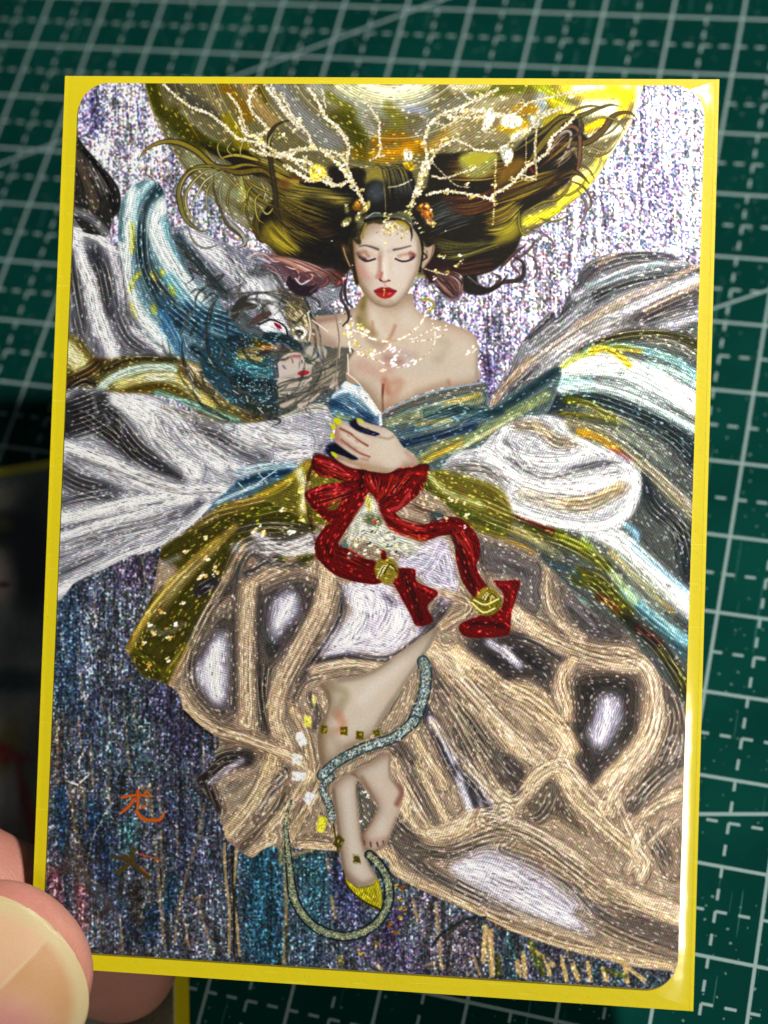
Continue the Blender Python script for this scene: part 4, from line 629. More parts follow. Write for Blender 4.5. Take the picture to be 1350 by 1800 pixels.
S('N','260,580 420,600 540,680',16,'#2f444c',soft=3,tex='l'); S('N','180,740 350,700 480,720',10,'#4c4a40',soft=3,tex='l')
P('N','320,660 380,650 400,700 350,740 310,720','#8c7468',2,tex='l'); S('N','240,680 300,690',5,'#c88c58',soft=2)
# little face under the snout
P('N','300,700 480,690 640,700 760,680 820,760 900,760 960,900 820,1060 600,1210 400,1260 340,1100','#5c5b55',5,op=.75,tex='l')
P('N','350,860 400,770 480,730 570,740 620,830 700,840 660,930 560,950 450,980 370,1000','#c5bab2',1,tex='n'); S('N','480,765 495,820',2.4,'#7c4048',soft=1.4,op=.8,fl=0); S('N','575,800 580,820',2.6,'#5c3444',soft=1.2,op=.8,fl=0); S('N','405,850 425,872',3,'#4c4c6c',soft=1.4,fl=0,op=.8); S('N','420,800 470,770 560,770',6,'#a89488',soft=3,fl=0,op=.7); S('N','400,960 520,930 640,880',6,'#a8a098',soft=3,fl=0,op=.7); P('N','538,918 565,896 615,892 648,906 625,930 565,940','#a81c24',.8); S('N','500,760 560,760',4,'#a85c60',soft=2,fl=0); S('N','350,850 360,950',3,'#3c3460',soft=1.5,fl=0)
P('N','600,700 680,660 780,680 810,740 780,810 700,800 640,760','#b8b0a4',1.5,tex='n'); S('N','690,700 740,770 770,830',3.5,'#4c5c80',soft=2,op=.8,fl=0); S('N','700,690 760,750',2,'#d8d8d8',fl=0,op=.8); S('N','640,760 700,850',5,'#7c8c70',soft=2)
P('N','680,850 780,800 830,700 960,680 1060,700 1000,800 980,900 960,1000 860,1080 820,1050 760,1100 600,1220 420,1240 380,1240 360,1160 380,1030 500,970 640,950','#605d54',1.5,tex='h')
for s in '380,1080 480,1030 640,980 660,960;390,1120 520,1100 640,1020;400,1210 520,1150 620,1090;560,1210 640,1150 730,1110;370,1010 450,980 520,960;780,900 820,860;850,1040 870,980 900,920'.split(';'): S('N',s,(9,4),'#c4bab0',soft=1.2,tex='n',fl=0)
P('N','370,1110 420,1050 560,1010 640,990 560,1060 430,1130','#b9b1a8',1,tex='n'); P('N','380,1210 470,1150 600,1100 560,1150 420,1230','#b9ada0',1,tex='n'); P('N','560,1200 600,1160 730,1100 700,1150 600,1215','#c0b2a8',1,tex='n')
many('N','380,1110 500,1120 620,1040;400,1160 560,1120 660,1050;360,1020 480,975 560,970',2.2,'#4c4a44',tex='n',fl=0); S('N','880,940 900,1060',6,'#b89c98',soft=2,fl=0)
fan('N','700,900 1000,720','640,1130 980,900',26,1.4,'#7c786c|#8c8674|#4c4a42|#a09880',jit=5,op=.7)
fan('N','350,980 640,940','380,1230 700,1120',26,1.3,'#8c8478|#3c3a34|#a89c8c',jit=6,op=.6); fan('N','640,860 980,700','620,1150 960,980',40,1.2,'#b0a898|#3f3d38|#8a8274',jit=8,op=.6); fan('N','130,450 300,380','140,480 300,430',8,1.3,'#b8a8a0|#382c28',jit=3)
# mane, horns, claws: dark gray silhouettes
dk='#36352f'
for t,s,w in (('D','830,0 800,60 790,150 800,260 850,350 930,420 1010,480',7),('D','660,200 665,280 690,380 740,450 830,490 820,420',(9,4)),('D','740,530 830,580 910,630 890,600',7),('D','950,560 1030,610 1090,600 1180,630 1120,670',6),('D','900,40 900,160 930,220',4),('A','1190,1130 1280,1150 1330,1230 1350,1310',6),
  ('A','680,1110 720,1080 700,1030 760,1060 800,1030',5),('A','800,1090 880,1060 830,1110',5),('A','730,1230 740,1170 800,1120 870,1130',6),('A','760,1210 820,1160 860,1190',5),('A','800,1340 820,1240 850,1180',5),('A','700,960 760,1000 740,1060',7),('A','620,880 680,930 700,1000',9),
  ('D','750,250 800,330 880,380',6),('D','960,300 900,230 940,180',4),('D','860,420 900,480 1000,500 1080,560',9),('D','1090,620 1170,620',7),('D','680,320 730,420 820,470 800,500',4),('D','690,330 760,440',3),('N','0,560 40,700 100,790 230,850 330,830',8),('N','330,800 420,790 480,760',5),('N','-20,1200 100,1260 260,1290 420,1280',12)):
    S(t,s,(w[0]*.8,w[1]*.8) if isinstance(w,tuple) else w*.8,dk,soft=1.2,op=.72,tex='m',taper='be',fl=0)
P('A','930,1310 925,1240 970,1180 1020,1170 1000,1200 1060,1220 1040,1240 980,1250 950,1290',dk,1,tex='h'); P('A','990,1050 1080,1010 1150,1030 1180,1060 1090,1075 1000,1070','#5c5c5c',3,op=.8,tex='l'); P('A','1120,1140 1240,1150 1300,1210 1260,1200 1200,1180','#5f5a4e',3,op=.8,tex='l'); P('A','1010,1330 1060,1270 1130,1255 1080,1300','#57403c',1,tex='h')
P('A','640,900 720,930 780,1020 860,1090 930,1180 820,1140 740,1040 680,1000','#3f4a4c',3,op=.7,tex='l')
many('D','800,300 820,330;930,470 960,490;1060,560 1090,590;700,380 720,420;1000,500 1010,530',1.5,'#d8d4c0',tex='n',fl=0)
many('A','1000,975 1060,945 1130,955;1150,980 1210,1010;1060,970 1120,990 1180,990;1180,1000 1240,990',(4,1.5),'#e4d0d8',op=.8,tex='n',soft=1.5,taper='be')
for _ in range(46):
    a0=rng.uniform(0,6.28); r0=rng.uniform(78,128); a1=a0+rng.uniform(.25,.7); cx0,cy0=438-PX0,628-PY0
    t_=np.linspace(a0,a1,5); rr0=r0+rng.uniform(-16,16)*np.linspace(0,1,5)**2
    S('Z',np.stack([cx0+rr0*1.12*np.cos(t_),cy0+rr0*np.sin(t_)],1),rng.uniform(2.5,6),('#3f3f3b','#565650','#2e3230','#6c6c66')[int(rng.integers(4))],soft=1.2,op=.62,tex='m',taper='be',fl=0)
for _ in range(26):
    x_,y_=rng.uniform(320,560)-PX0,rng.uniform(470,760)-PY0; d_=rng.uniform(0,6.28); l_=rng.uniform(14,34)
    S('Z',np.array([[x_,y_],[x_+l_*np.cos(d_),y_+l_*np.sin(d_)],[x_+l_*1.5*np.cos(d_+.5),y_+l_*1.5*np.sin(d_+.5)]]),rng.uniform(3,7),('#47463f','#33332f','#5c5b54')[int(rng.integers(3))],soft=1.2,op=.6,tex='m',taper='be',fl=0)
# ---- hair, left mass
def hair(a,b,n,w,c,**k): fan('B',a,b,int(n*1.5),(tuple(x*.62 for x in w) if isinstance(w,tuple) else w*.62),c,tex='h',soft=.7,op=.8,**k)
P('B','580,520 500,500 400,560 300,540 200,520 100,440 0,440 -60,400 -140,420 -230,390 -300,360 -230,420 -120,480 -200,520 -120,500 0,540 60,560 100,640 60,700 20,760 20,860 60,900 120,960 200,980 300,1010 400,1030 470,1060 500,1000 480,900 540,780 600,700','#191307',1.5,tex='h')
P('B','600,520 640,480 700,500 780,480 830,540 850,640 840,700 700,740 580,740 560,640','#15130e',1.5,tex='h'); P('B','575,580 600,500 660,480 700,520 680,570 620,560','#8d8034',2.5,tex='h'); P('B','690,520 750,480 800,520 760,560 700,580','#5c5428',3,tex='h'); P('B','740,600 790,560 820,600 790,640','#3a4048',4,tex='h'); P('B','600,590 660,570 680,640 640,680 590,650','#3e454c',4,tex='h'); S('B','680,560 685,720',2,'#6c6648',tex='h')
hair('580,520 660,500 690,700','690,510 780,500 840,680',50,1.5,'#0c0a08|#2a2a28|#5c5c50|#9c9040')
hair('-100,430 50,440 250,560','0,560 150,640 400,720',50,(1.4,2.2),'#a89838|#756818|#d0c878|#3a3010')
hair('60,560 250,600 560,640','80,700 250,720 520,680',80,(2,2.6),'#6c6010|#8c8028|#2c2410|#b0a458'); hair('120,720 300,740 520,660','180,820 360,860 540,780',80,(2.4,2.8),'#3c3010|#1a140a|#5c4c1c|#0c0806|#4c2c18')
hair('180,840 340,920 500,820','280,1000 400,1020 500,900',60,2.8,'#0e0a06|#1e160c|#2c2010'); hair('60,820 100,900 220,980','140,760 180,860 260,940',36,2.2,'#a09028|#c8b83c|#6c6010|#3c3408')
S('B','200,540 260,560 340,545',8,'#5c3c14',soft=3,tex='h'); S('B','110,530 160,560 220,570',7,'#a08c30',soft=3,tex='h'); P('B','130,560 180,560 160,620 130,600','#6c3c1c',3,op=.7,tex='h')
P('B','380,500 430,490 470,540 450,590 400,570','#18100a',3,tex='h')
for s_,w_,c_ in (('300,700 420,760 500,860',40,'#0a0705'),('200,800 340,920 480,980',30,'#0d0906'),('440,600 540,660 560,720',20,'#0c0906')): S('B',s_,w_,c_,soft=10,op=.8,tex='h',fl=0)
hair('60,560 240,640 480,700','40,700 160,860 320,960',60,2,'#4c4010|#6c5c18|#241a0a|#8c7c28')
P('B','20,860 60,780 120,800 170,880 160,950 90,920','#9c8c20',4,op=.7,tex='h'); hair('30,800 110,880 230,960','60,760 160,860 260,950',24,1.6,'#d0c040|#5c5010|#a89828')
# curling locks, left
lk=lambda s,w,c='#7a6c20',op=1.: (S('B' if s[0]!='@' else 'A',s.lstrip('@'),w*1.35,'#241c0c',soft=.8,tex='h',op=.8*op,fl=0,taper='be'),S('B' if s[0]!='@' else 'A',s.lstrip('@'),w*.8,c,soft=.8,tex='h',op=op,fl=0,taper='be'))
lk('@430,460 470,400 560,360 650,365 740,410 820,480 900,500 1000,480 1120,500',9,'#8a7c24'); lk('@850,450 940,430 1040,450 1130,480',6,'#b4a43c'); lk('@860,500 960,520 1080,510 1150,560',10,'#6c5c18')
lk('@900,490 760,490 680,540 645,620 660,720 690,780 760,830 800,820',8,'#7c7838'); lk('@880,500 780,520 700,600 680,680 720,770 780,820',4,'#b4ae74'); lk('@840,500 720,510 660,580 645,680',4,'#a89c50'); lk('@900,500 790,560 740,640 700,730',3,'#d0cca0')
lk('@830,520 830,620 870,730 900,800 960,850 1000,900 960,920',4,'#5c5838'); lk('@900,520 860,620 880,720',3,'#a8a488'); lk('@870,740 900,760 920,790 980,850 990,900 930,920',7,'#b4b2a8',.8); lk('@690,800 720,880 780,920 860,900',3,'#8c8c80',.8)
lk('@1260,255 1210,250 1150,280 1120,350 1130,470 1150,600 1160,720 1200,800 1290,830',7,'#3c3420'); lk('@1150,300 1120,360 1130,440',4,'#a8a060'); lk('@980,540 1020,620 1100,680 1150,700',7,'#7a6c14'); lk('@1010,640 980,700 970,740 960,700',3,'#8c8420'); lk('@1070,700 1050,800 1060,870 1120,900',4,'#5c5410')
lk('@975,450 970,400 1000,330 1050,300',3,'#c8bc60'); lk('@1070,560 1100,620 1090,680',3,'#c8c4a0'); lk('@1000,560 1060,600 1150,640',4,'#a09430'); lk('B0,720 -10,820 40,900'.replace('B',''),4,'#4c4410'); lk('20,700 60,740 100,700',3,'#c8c060')
# reddish curls under the left mass
P('B','60,950 160,970 280,1000 400,1030 470,1060 460,1110 380,1100 320,1130 240,1120 180,1080 110,1020','#553238',6,op=.85,tex='h')
for s_,w_,c_ in (('-20,970 40,950 100,990 160,980',4,'#c8b0b8'),('20,1000 90,1020 130,1060 180,1050',5,'#8c6870'),('100,960 180,1000 230,1060 200,1110 160,1080 190,1050',5,'#a87c80'),('180,990 260,1020 300,1070 260,1110',5,'#c49890'),('260,1000 340,1030 380,1090 340,1120 310,1090',5,'#8c5048'),('340,1030 420,1060 450,1110 400,1130',4,'#6c3c30'),('60,1030 120,1060 150,1110',3,'#b8a0a8'),('230,1010 290,1040 330,1030',4,'#d8b8a8'),('400,1040 450,1060 480,1100',4,'#a04838'),('150,1010 200,1030 240,1020',3,'#e0c8cc')):
    S('B',s_,w_*1.4,'#2c1a20',soft=.9,tex='h',op=.7,fl=0,taper='be'); S('B',s_,w_*.8,c_,soft=.8,tex='h',fl=0,taper='be')
hair('0,950 150,990 330,1100','100,960 280,1010 460,1080',50,(1.6,2),'#c4a0a0|#8c5c50|#3c2024|#e0c8c8|#a87048'); P('B','170,1070 220,1100 280,1120 330,1110 320,1150 250,1175 190,1140','#241624',1.5,tex='h'); S('B','230,1060 300,1050 340,1100 290,1150',4,'#5c4048',soft=1.2,tex='h'); S('B','180,1070 170,1110 220,1160 290,1165',4,'#2c1c2c',tex='h'); S('B','210,1080 240,1110 280,1090',3,'#c8c0cc',tex='h')
hair('340,1040 420,1110 440,1080','400,1020 470,1060 480,1110',26,2,'#1c1010|#4c2820|#7c5040')
lk('490,1040 470,1120 480,1200 520,1240',4,'#3c2c44'); lk('460,1100 450,1180 490,1260 480,1330',4,'#4c3c44')
# ---- hair, right mass
P('B','840,640 900,600 940,440 1040,420 1200,400 1350,420 C300,420 C380,340 C500,270 C560,220 C640,220 C660,300 C700,350 C600,380 C640,440 C640,520 C560,600 C460,680 C350,740 C350,860 C300,960 C200,1040 C100,1080 C150,1160 B1100,1150 1080,1050 1000,1040 930,1100 880,1020 900,920 870,860 820,760','#1d150a',1.5,tex='h')
hair('860,720 1000,660 1200,640','900,860 1060,800 C150,760',90,2.6,'#2c302e|#4c5250|#0e0d0b|#6c706c|#1c1a14'); hair('940,640 1150,640 C280,560','1000,740 1150,740 C300,660',60,2.4,'#3c1a10|#5c3018|#241410|#7c5c24')
hair('1000,430 1200,430 C300,430','950,560 1200,560 C350,500',60,2.2,'#6c5c14|#8c7c1c|#4c2c14|#b8a838|#5c3418'); P('C','20,450 80,410 200,410 230,440 160,540 60,540','#8c8c58',3,tex='l'); P('C','30,450 100,420 220,420 160,460 100,490','#b0a830',3,tex='h'); P('C','250,500 330,440 380,470 300,560 200,600','#7a5c10',4,tex='h')
hair('900,860 1080,900 C200,860','960,980 C0,980 C260,900',80,2.6,'#3c3818|#6c6828|#1c1810|#9a9448|#141008'); hair('C130,740 C250,700 C360,640','C150,860 C280,840 C360,740',70,2.2,'#b0a428|#8c8018|#3c3010|#d0c858|#5c3c1c'); P('C','260,820 330,780 350,830 300,880 200,900','#b0a428',4,op=.8,tex='h')
hair('C160,640 C400,540 C560,500','C200,700 C400,640 C600,560',50,2.4,'#6c5010|#3c1c10|#a08c18|#4c3810|#c0ac30'); hair('B960,960 C0,1000 C250,960','B1000,1060 C30,1060 C200,1040',50,2.6,'#2c140c|#4c2818|#0e0806|#6c4430')
P('B','850,960 930,960 1050,1010 1080,1060 1000,1050 920,1120 900,1060','#2a1410',3,tex='h'); P('B','940,1060 1010,1040 1090,1100 1080,1180 1010,1190 960,1130','#5c4040',3,tex='h'); hair('930,1080 1000,1160 1060,1190','1000,1040 1090,1080 1090,1160',36,2,'#c8b0a0|#3c2020|#8c5c50|#1c1014')
P('B','1090,1080 1160,1060 1180,1110 1250,1140 1200,1165 1120,1150','#1c1814',1.5,tex='h'); S('B','1110,1080 1150,1140 1220,1145 1290,1110 1330,1060',8,'#241c1c',soft=1.2,tex='h',taper='e'); S('B','1120,1070 1170,1110',3,'#5c6054',tex='h')
lkc=lambda s,w,c='#6a5c20',op=1.: (S('C',s,w*1.35,'#281c10',soft=.8,tex='h',op=.8*op,fl=0,taper='be'),S('C',s,w*.8,c,soft=.8,tex='h',op=op,fl=0,taper='be'))
lkc('300,420 420,340 500,280 560,230 640,230 740,190 820,165 880,175',7,'#6c6424'); lkc('400,430 500,380 600,370 700,360 780,300 840,220 920,205 960,240',9,'#6a5428'); lkc('760,340 830,300 880,250 940,235',3,'#8c7c50'); lkc('380,480 470,360 560,260 620,230',12,'#7a6c24'); lkc('500,460 540,330 600,280 650,300 660,400 640,520 560,560',7,'#7a5844')
lkc('480,440 560,320 610,310 600,380 540,500',6,'#a8a098'); lkc('440,500 540,420 600,400 640,440',4,'#5c2c20'); lkc('200,680 350,620 500,560 600,520 660,530 710,580',10,'#5c4c10'); lkc('360,660 480,600 560,530 640,500',5,'#3c1c10'); lkc('660,400 740,400 770,450 740,520 700,540',3,'#c8c090'); lkc('700,380 780,410 830,370',3,'#b8b080')
lkc('350,740 460,680 540,660 600,600 620,540',5,'#8c8428'); lkc('340,700 340,800 370,850 440,800',3,'#a89c30'); lkc('640,600 690,680 680,760 640,830',4,'#8c8484',.8); lkc('350,880 420,880 380,940 300,1000 340,1060 300,1110',4,'#6c5458',.8); lkc('300,960 360,1000 350,1080 260,1100 180,1130',6,'#3c2c2c'); lkc('200,1050 240,1080 200,1120',4,'#5c4444'); lkc('380,900 300,960 230,1040',5,'#5c4440'); lkc('660,220 670,300 600,340',5,'#4c4438')
hair('C440,420 C560,300 C620,300','C500,520 C620,440 C660,360',30,1.6,'#c8c0a0|#6c3c28|#a09430|#3c2414')
for s_,w_,c_ in (('A980,560 920,600 900,680 930,760',3,'#8c8430'),('A900,470 860,430 850,380 880,340',3,'#a89c40'),('A1100,500 1060,440 1060,380 1100,330',3,'#6c5c18'),('A860,540 800,600 790,700 820,760',2.5,'#b4ac68'),('A760,520 690,600 670,700 720,800',2.5,'#8c7c2c'),('C560,240 640,190 720,170 800,180',3,'#7c6c28'),('C640,380 720,430 800,420 850,370',3,'#8c7c30'),('C600,560 680,600 720,680 690,740',3,'#6c5c3c'),('C520,640 600,640 660,600 700,540',3,'#a8982c'),('C440,760 520,780 600,750',3,'#8c7c20'),('C380,820 460,840 520,900 480,960',2.5,'#8c7470'),('C360,940 420,980 430,1060 380,1100',2.5,'#6c5454'),('C700,260 780,230 860,250 900,300',2.5,'#a09858'),('C300,360 380,300 460,290 520,240',3,'#5c4810'),('C620,470 700,500 740,560',2.5,'#7c6c40'),('B20,560 -40,620 -30,700 30,740',3,'#a49c38'),('B60,620 0,660 10,760 60,800',2.5,'#c8bc50'),('A1020,620 1000,720 1040,820 1100,860',3,'#6c6014'),('A940,440 900,400 930,350',2,'#c8c080')):
    S('B',s_,w_*1.5,'#241c0c',soft=.9,tex='h',op=.7,fl=0,taper='be') if False else S('Z',pts('B',s_,True),w_*1.5,'#241c0c',soft=.9,tex='h',op=.7,fl=0,taper='be'); S('Z',pts('B',s_,True),w_*.8,c_,soft=.8,tex='h',fl=0,taper='be')
# ---- face
MF=mask('F','260,500 262,600 272,720 300,890 345,1020 430,1155 520,1240 640,1290 760,1280 850,1205 945,1085 1015,940 1060,820 1085,640 1075,540 1040,430 950,290 800,260 640,270 430,290 380,400 300,470',1.)
P('F','260,500 262,600 272,720 300,890 345,1020 430,1155 520,1240 640,1290 760,1280 850,1205 945,1085 1015,940 1060,820 1085,640 1075,540 1040,430 950,290 800,260 640,270 430,290 380,400 300,470','#d4c7bc',1,tex='n')
KF=lambda s,w,c,soft=5,op=.7: S('F',s,w,c,soft=soft,op=op,clip=MF,fl=0)
KF('270,560 290,800 340,980',9,'#a48c68',5,.8); KF('360,830 400,900 450,950',18,'#c49c94',9,.75); KF('950,800 920,900',14,'#ccb4a8',8,.5); KF('400,1060 480,1160 600,1240',9,'#b8a890',5); KF('940,1080 850,1200 760,1270',4,'#a89c88',3); KF('640,560 660,900',9,'#dbd3ca',5); KF('600,690 590,850 560,930',6,'#a87468',4,.75); KF('620,880 600,940',5,'#a85a4c',3,.8)
KF('600,640 585,720',5,'#a08c78',4,.7); KF('480,450 620,500',20,'#d4cbc4',8); KF('560,1200 720,1210',10,'#d2c8be',5); KF('800,850 900,900',20,'#d2c9c0',8); KF('430,1000 560,1010',12,'#c8bcb0',6); KF('720,700 740,900',6,'#cfc2b6',4); KF('1050,500 1070,800',4,'#a8a090',3)
KF('270,520 275,700 300,880 345,1010 420,1130',10,'#8f7a5c',6,.75); KF('420,1150 520,1235 640,1280 760,1270',8,'#b09c84',5,.7); KF('1070,560 1060,780 1010,930 940,1080',7,'#b4a692',5,.7); KF('500,560 600,600 620,660',8,'#b8a494',6,.6); KF('700,620 780,600',7,'#c0ae9e',5,.6); KF('430,400 600,330 800,330',14,'#c4b8aa',8,.6); KF('560,1215 660,1200 740,1215',5,'#b8a493',3.5,.6)
KF('335,650 365,690 415,718',6,'#54282c',3.2,.95); KF('360,640 420,630 460,680',7,'#a06a58',4,.7); KF('350,690 430,740 540,712',3.2,'#2c1a30',1,.95); KF('400,715 470,735 540,715',1.6,'#1c1024',.7,.9); KF('480,640 540,680',6,'#c8b098',4,.7)
KF('960,650 1000,670 970,700',7,'#7c4440',3.2,.95); KF('820,680 900,660 960,650',5.5,'#b08068',3.5,.65); KF('780,712 860,742 950,728 1000,690',3,'#2c1a30',1,.95); KF('820,730 900,742 960,722',1.5,'#1c1024',.7,.9); KF('880,690 900,700',4,'#d8c8b8',2,.7)
KF('352,565 420,553 500,572 575,600',(2.4,4.),'#3c3034',1.6,.75); KF('760,605 840,590 900,575 960,558',(3.8,2.2),'#3c3434',1.6,.75)
KF('590,950 640,985 700,970',2.6,'#8c3c38',1.6,.9); S('F','595,965 615,975',2.2,'#5c1c20',soft=1,fl=0); S('F','695,965 715,972',2.2,'#6c2428',soft=1,fl=0); KF('660,900 670,950',5,'#e0d4cc',3); KF('650,1010 670,1040',3,'#c08c80',2)
P('F','520,1092 570,1065 625,1048 660,1058 700,1048 745,1070 798,1092 740,1110 660,1100 590,1110','#8c1418',.8,tex='n'); P('F','525,1094 590,1104 660,1098 740,1104 795,1094 750,1150 700,1178 630,1182 570,1155','#a81a20',.8,tex='n'); S('F','530,1094 600,1104 660,1096 720,1104 790,1094',1.4,'#5c0a10',soft=.8,fl=0); S('F','700,1130 720,1120',3,'#e8606c',soft=1.5,fl=0); S('F','640,1070 650,1100 640,1150',2.2,'#d89830',soft=1,fl=0); S('F','645,1075 650,1080',2.4,'#f0d868',soft=.8,fl=0)
shade(MF,13,'#8a7052',.62,8,2); shade(MF,6,'#7c6650',.45,-2,-2)
KF('640,760 655,930',3,'#e4dcd4',2,.8); KF('300,780 380,880',9,'#c48c84',7,.5)
# hairline and ears
S('F','300,480 350,520 340,430 400,340 440,290 520,265 620,280',7,'#3c3418',soft=2,tex='h',fl=0); S('F','390,460 400,380 430,300',4,'#94843c',soft=1.5,tex='h',fl=0); S('F','640,250 760,240 880,270 950,330 975,430 965,500',5,'#1c1810',soft=1.5,tex='h',fl=0,taper='e'); S('F','800,270 880,290 930,340',6,'#a8922c',soft=3,tex='h',fl=0); S('F','250,480 260,620 275,760 300,900 320,1000',7,'#2c2008',soft=2.5,tex='h',fl=0)
S('F','1000,330 1070,440 1100,560 1110,700 1070,860',5,'#1c1810',soft=1.5,tex='h',fl=0); P('F','1120,590 1180,570 1240,545 1235,640 1190,730 1110,830 1090,800 1110,700','#b8a492',1,tex='n'); S('F','1230,560 1200,700 1130,800',2,'#7c5c44',fl=0); S('F','1150,620 1160,700',3,'#8c7460',soft=1.5,fl=0); P('F','140,540 200,560 210,680 250,790 210,760 170,680','#5c4424',2,tex='h'); S('F','160,580 190,680 240,800',2,'#b89870',tex='h',fl=0)
S('F','1110,640 1150,690 1090,740',2.4,'#1c1410',tex='h',fl=0); S('F','410,1170 390,1290',8,'#7a6c30',soft=5,op=.8,tex='n',fl=0)
S('F','420,250 500,200 620,190 760,190 880,210 1000,300',4,'#4c5850',soft=1.5,tex='h',fl=0); S('F','430,230 520,170 600,170',2,'#a8b0a8',tex='h',fl=0); S('F','420,260 560,230 700,240',5,'#0e0c0a',soft=1.5,tex='h',fl=0)
# leaf ornaments
for q,c in (('270,90 330,0 390,20 400,90 350,140 290,130','#9c6c1c'),('380,110 470,20 480,90 430,160 350,180','#a89858'),('130,310 180,240 260,220 240,290 170,330','#a8a060'),('300,270 310,190 380,190 360,260','#8c8858'),('180,90 210,80 230,150 190,180','#6c7040'),('1020,120 1100,50 1180,60 1190,130 1120,160','#8c5c1c'),('1080,170 1190,130 1230,180 1200,260 1120,230','#a86c28'),('1130,250 1210,240 1250,300 1200,320','#b89860')): P('F',q,c,1.2,tex='j')
dots('F','200,80 400,50 330,180 210,290 170,310 1200,140 1220,330 1240,290 1150,80 1000,60 960,40 920,90',3,'#f4ecc8|#ffffff|#d8cc60'); dots('F','650,170 640,200 690,230 720,190 660,250 640,280 960,180 990,230 1020,290 1060,350 1090,400 930,160 900,150',2.6,'#f0eca0|#b8b040|#ffffff')
P('F','630,300 760,290 900,340 930,380 880,430 840,380 760,370 700,420 650,440','#c4b48c',3,op=.7,tex='j'); dots('F','680,340 720,360 760,330 800,330 850,360 700,410 670,400 860,410 880,450 850,470 720,430 910,360 640,380 780,300',2.2,'#f0e4b0|#a89848|#fffbe0|#8c7c40'); dots('F','655,520 660,530',2.2,'#c8a820|#fff8b0'); dots('F','555,405 795,415',1.6,'#8c8468')
# ---- antlers and glitter branches
for s,w in (('B570,690 540,620 500,540 480,470 490,380 440,290 370,230 330,150 280,80',6.5),('B480,480 430,420 330,400 240,400',5),('B480,360 440,300 400,280',5),('B500,560 420,590 340,560 260,560',7),('B420,590 360,550 250,500 180,440 80,430 0,370',5),('B240,400 150,430 80,430 -30,400',5),('B340,400 430,470 520,590',8),('B250,440 330,510 400,560',5),('B130,100 200,230 270,310 300,380',5),('B40,50 110,140 160,220 230,290',5),
   ('B0,60 -30,130 -20,200 60,290 0,330',6),('A570,60 640,130 700,170 800,210 880,270 960,340 1040,360 1110,380',5.5),('A900,100 960,180 990,270 1010,330',4),('A1130,60 1180,150 1240,230 1310,290',4.5),('A960,230 1000,320 1080,330',6),('A1050,340 1180,430 1300,460 1350,480',7),('A1150,440 1250,400 1350,390',5),('A1200,480 1300,540 1350,570',7),
   ('B550,110 610,190 650,250 650,330 660,400 640,440',4.5),('B600,460 640,440 680,430',4),('B350,80 370,180',3.5),
   ('B820,700 850,600 880,500 900,440 890,340 920,270 990,210 1080,180 1150,140 1260,90',7),('B850,640 880,540 920,460',11),('B920,470 960,400 1050,350 1100,370 1160,400',4.5),('B1080,190 1160,190 1230,200 1300,220 C-30,230 C60,190',5),('B900,640 1000,620 1150,640 1250,660 C200,640 C300,580 C370,500 C480,420 C520,330 C590,270 C640,220',6),
   ('B930,540 1000,550 1120,510 1170,490',4),('B1160,400 1250,410 C260,390 C320,330 C400,290 C460,230 C550,190',5),('C60,190 180,210 300,215 400,150 560,110 680,90',4.5),('C10,60 100,140 230,80',4),('C440,180 430,300 420,400 430,540 370,560 350,530 380,500',3),('C260,400 300,430 270,480',8),('C180,220 190,270 150,290',8),('C430,230 480,200 560,180',4),('B790,420 800,450',7),('B940,260 1020,270 1060,210',3.5),('B970,380 1000,340 1080,345',3)):
    sprig('B',s,w)
P('C','160,230 190,180 210,220 190,270 150,290','#fdfbf0',1.5,tex='j'); P('C','240,250 290,215 350,235 350,275 280,285','#fbf6dc',1.5,tex='j'); P('C','235,400 270,380 305,420 270,475','#f4f0e4',1.5,tex='j'); P('B','290,490 340,480 375,520 340,560 290,560','#e8d458',1.5,tex='j'); P('B','780,410 810,400 825,440 800,470','#fffaf0',1.5,tex='j'); P('B','780,470 830,470 830,510 790,500','#d8b018',1.5,tex='j'); P('C','290,330 350,290 400,290 330,350','#f8eecc',2,op=.8,tex='j')
chain('B','700,600 760,590 820,560',2.2,'#f4f0d8|#b8a880',gap=3); chain('B','920,460 1000,540 1060,590 1130,600',2.2,'#d8d0b0|#8c8060',gap=3); chain('B','1265,430 1262,560 1258,660 1250,800',2.4,'#f8f0b8|#c8a830',gap=4.5); dots('B','1258,690 1255,670',3,'#f0d868|#fff'.replace('#fff','#ffffff')); chain('C','375,340 375,440 370,540',2,'#f4ecc8|#b09850',gap=3.4); chain('C','435,180 425,400 428,540',2.2,'#fff8e0|#c8b070',gap=3.4); S('C','400,500 415,520',5,'#7c1c10',soft=1.5,tex='n',fl=0); many('C','350,530 430,560;370,550 420,540',2,'#fff4d8',tex='n',fl=0)
dots('B','60,290 130,330 20,360 250,480 330,520 440,480 470,520 500,600 -20,330 180,440 560,610 290,560 200,300 300,390 230,240 460,420 890,380 930,420 1000,360 1100,200 1180,230 1010,630 1130,650 870,560 860,620',5,'#ffffff|#f8ecb0|#e8d878|#b8a060'); dots('C','60,200 130,190 250,130 330,220 410,240 60,590 200,590 300,560 380,470 500,360 170,270 560,200 610,120',4.5,'#ffffff|#f8ecb0|#fff8d8|#b8a060')
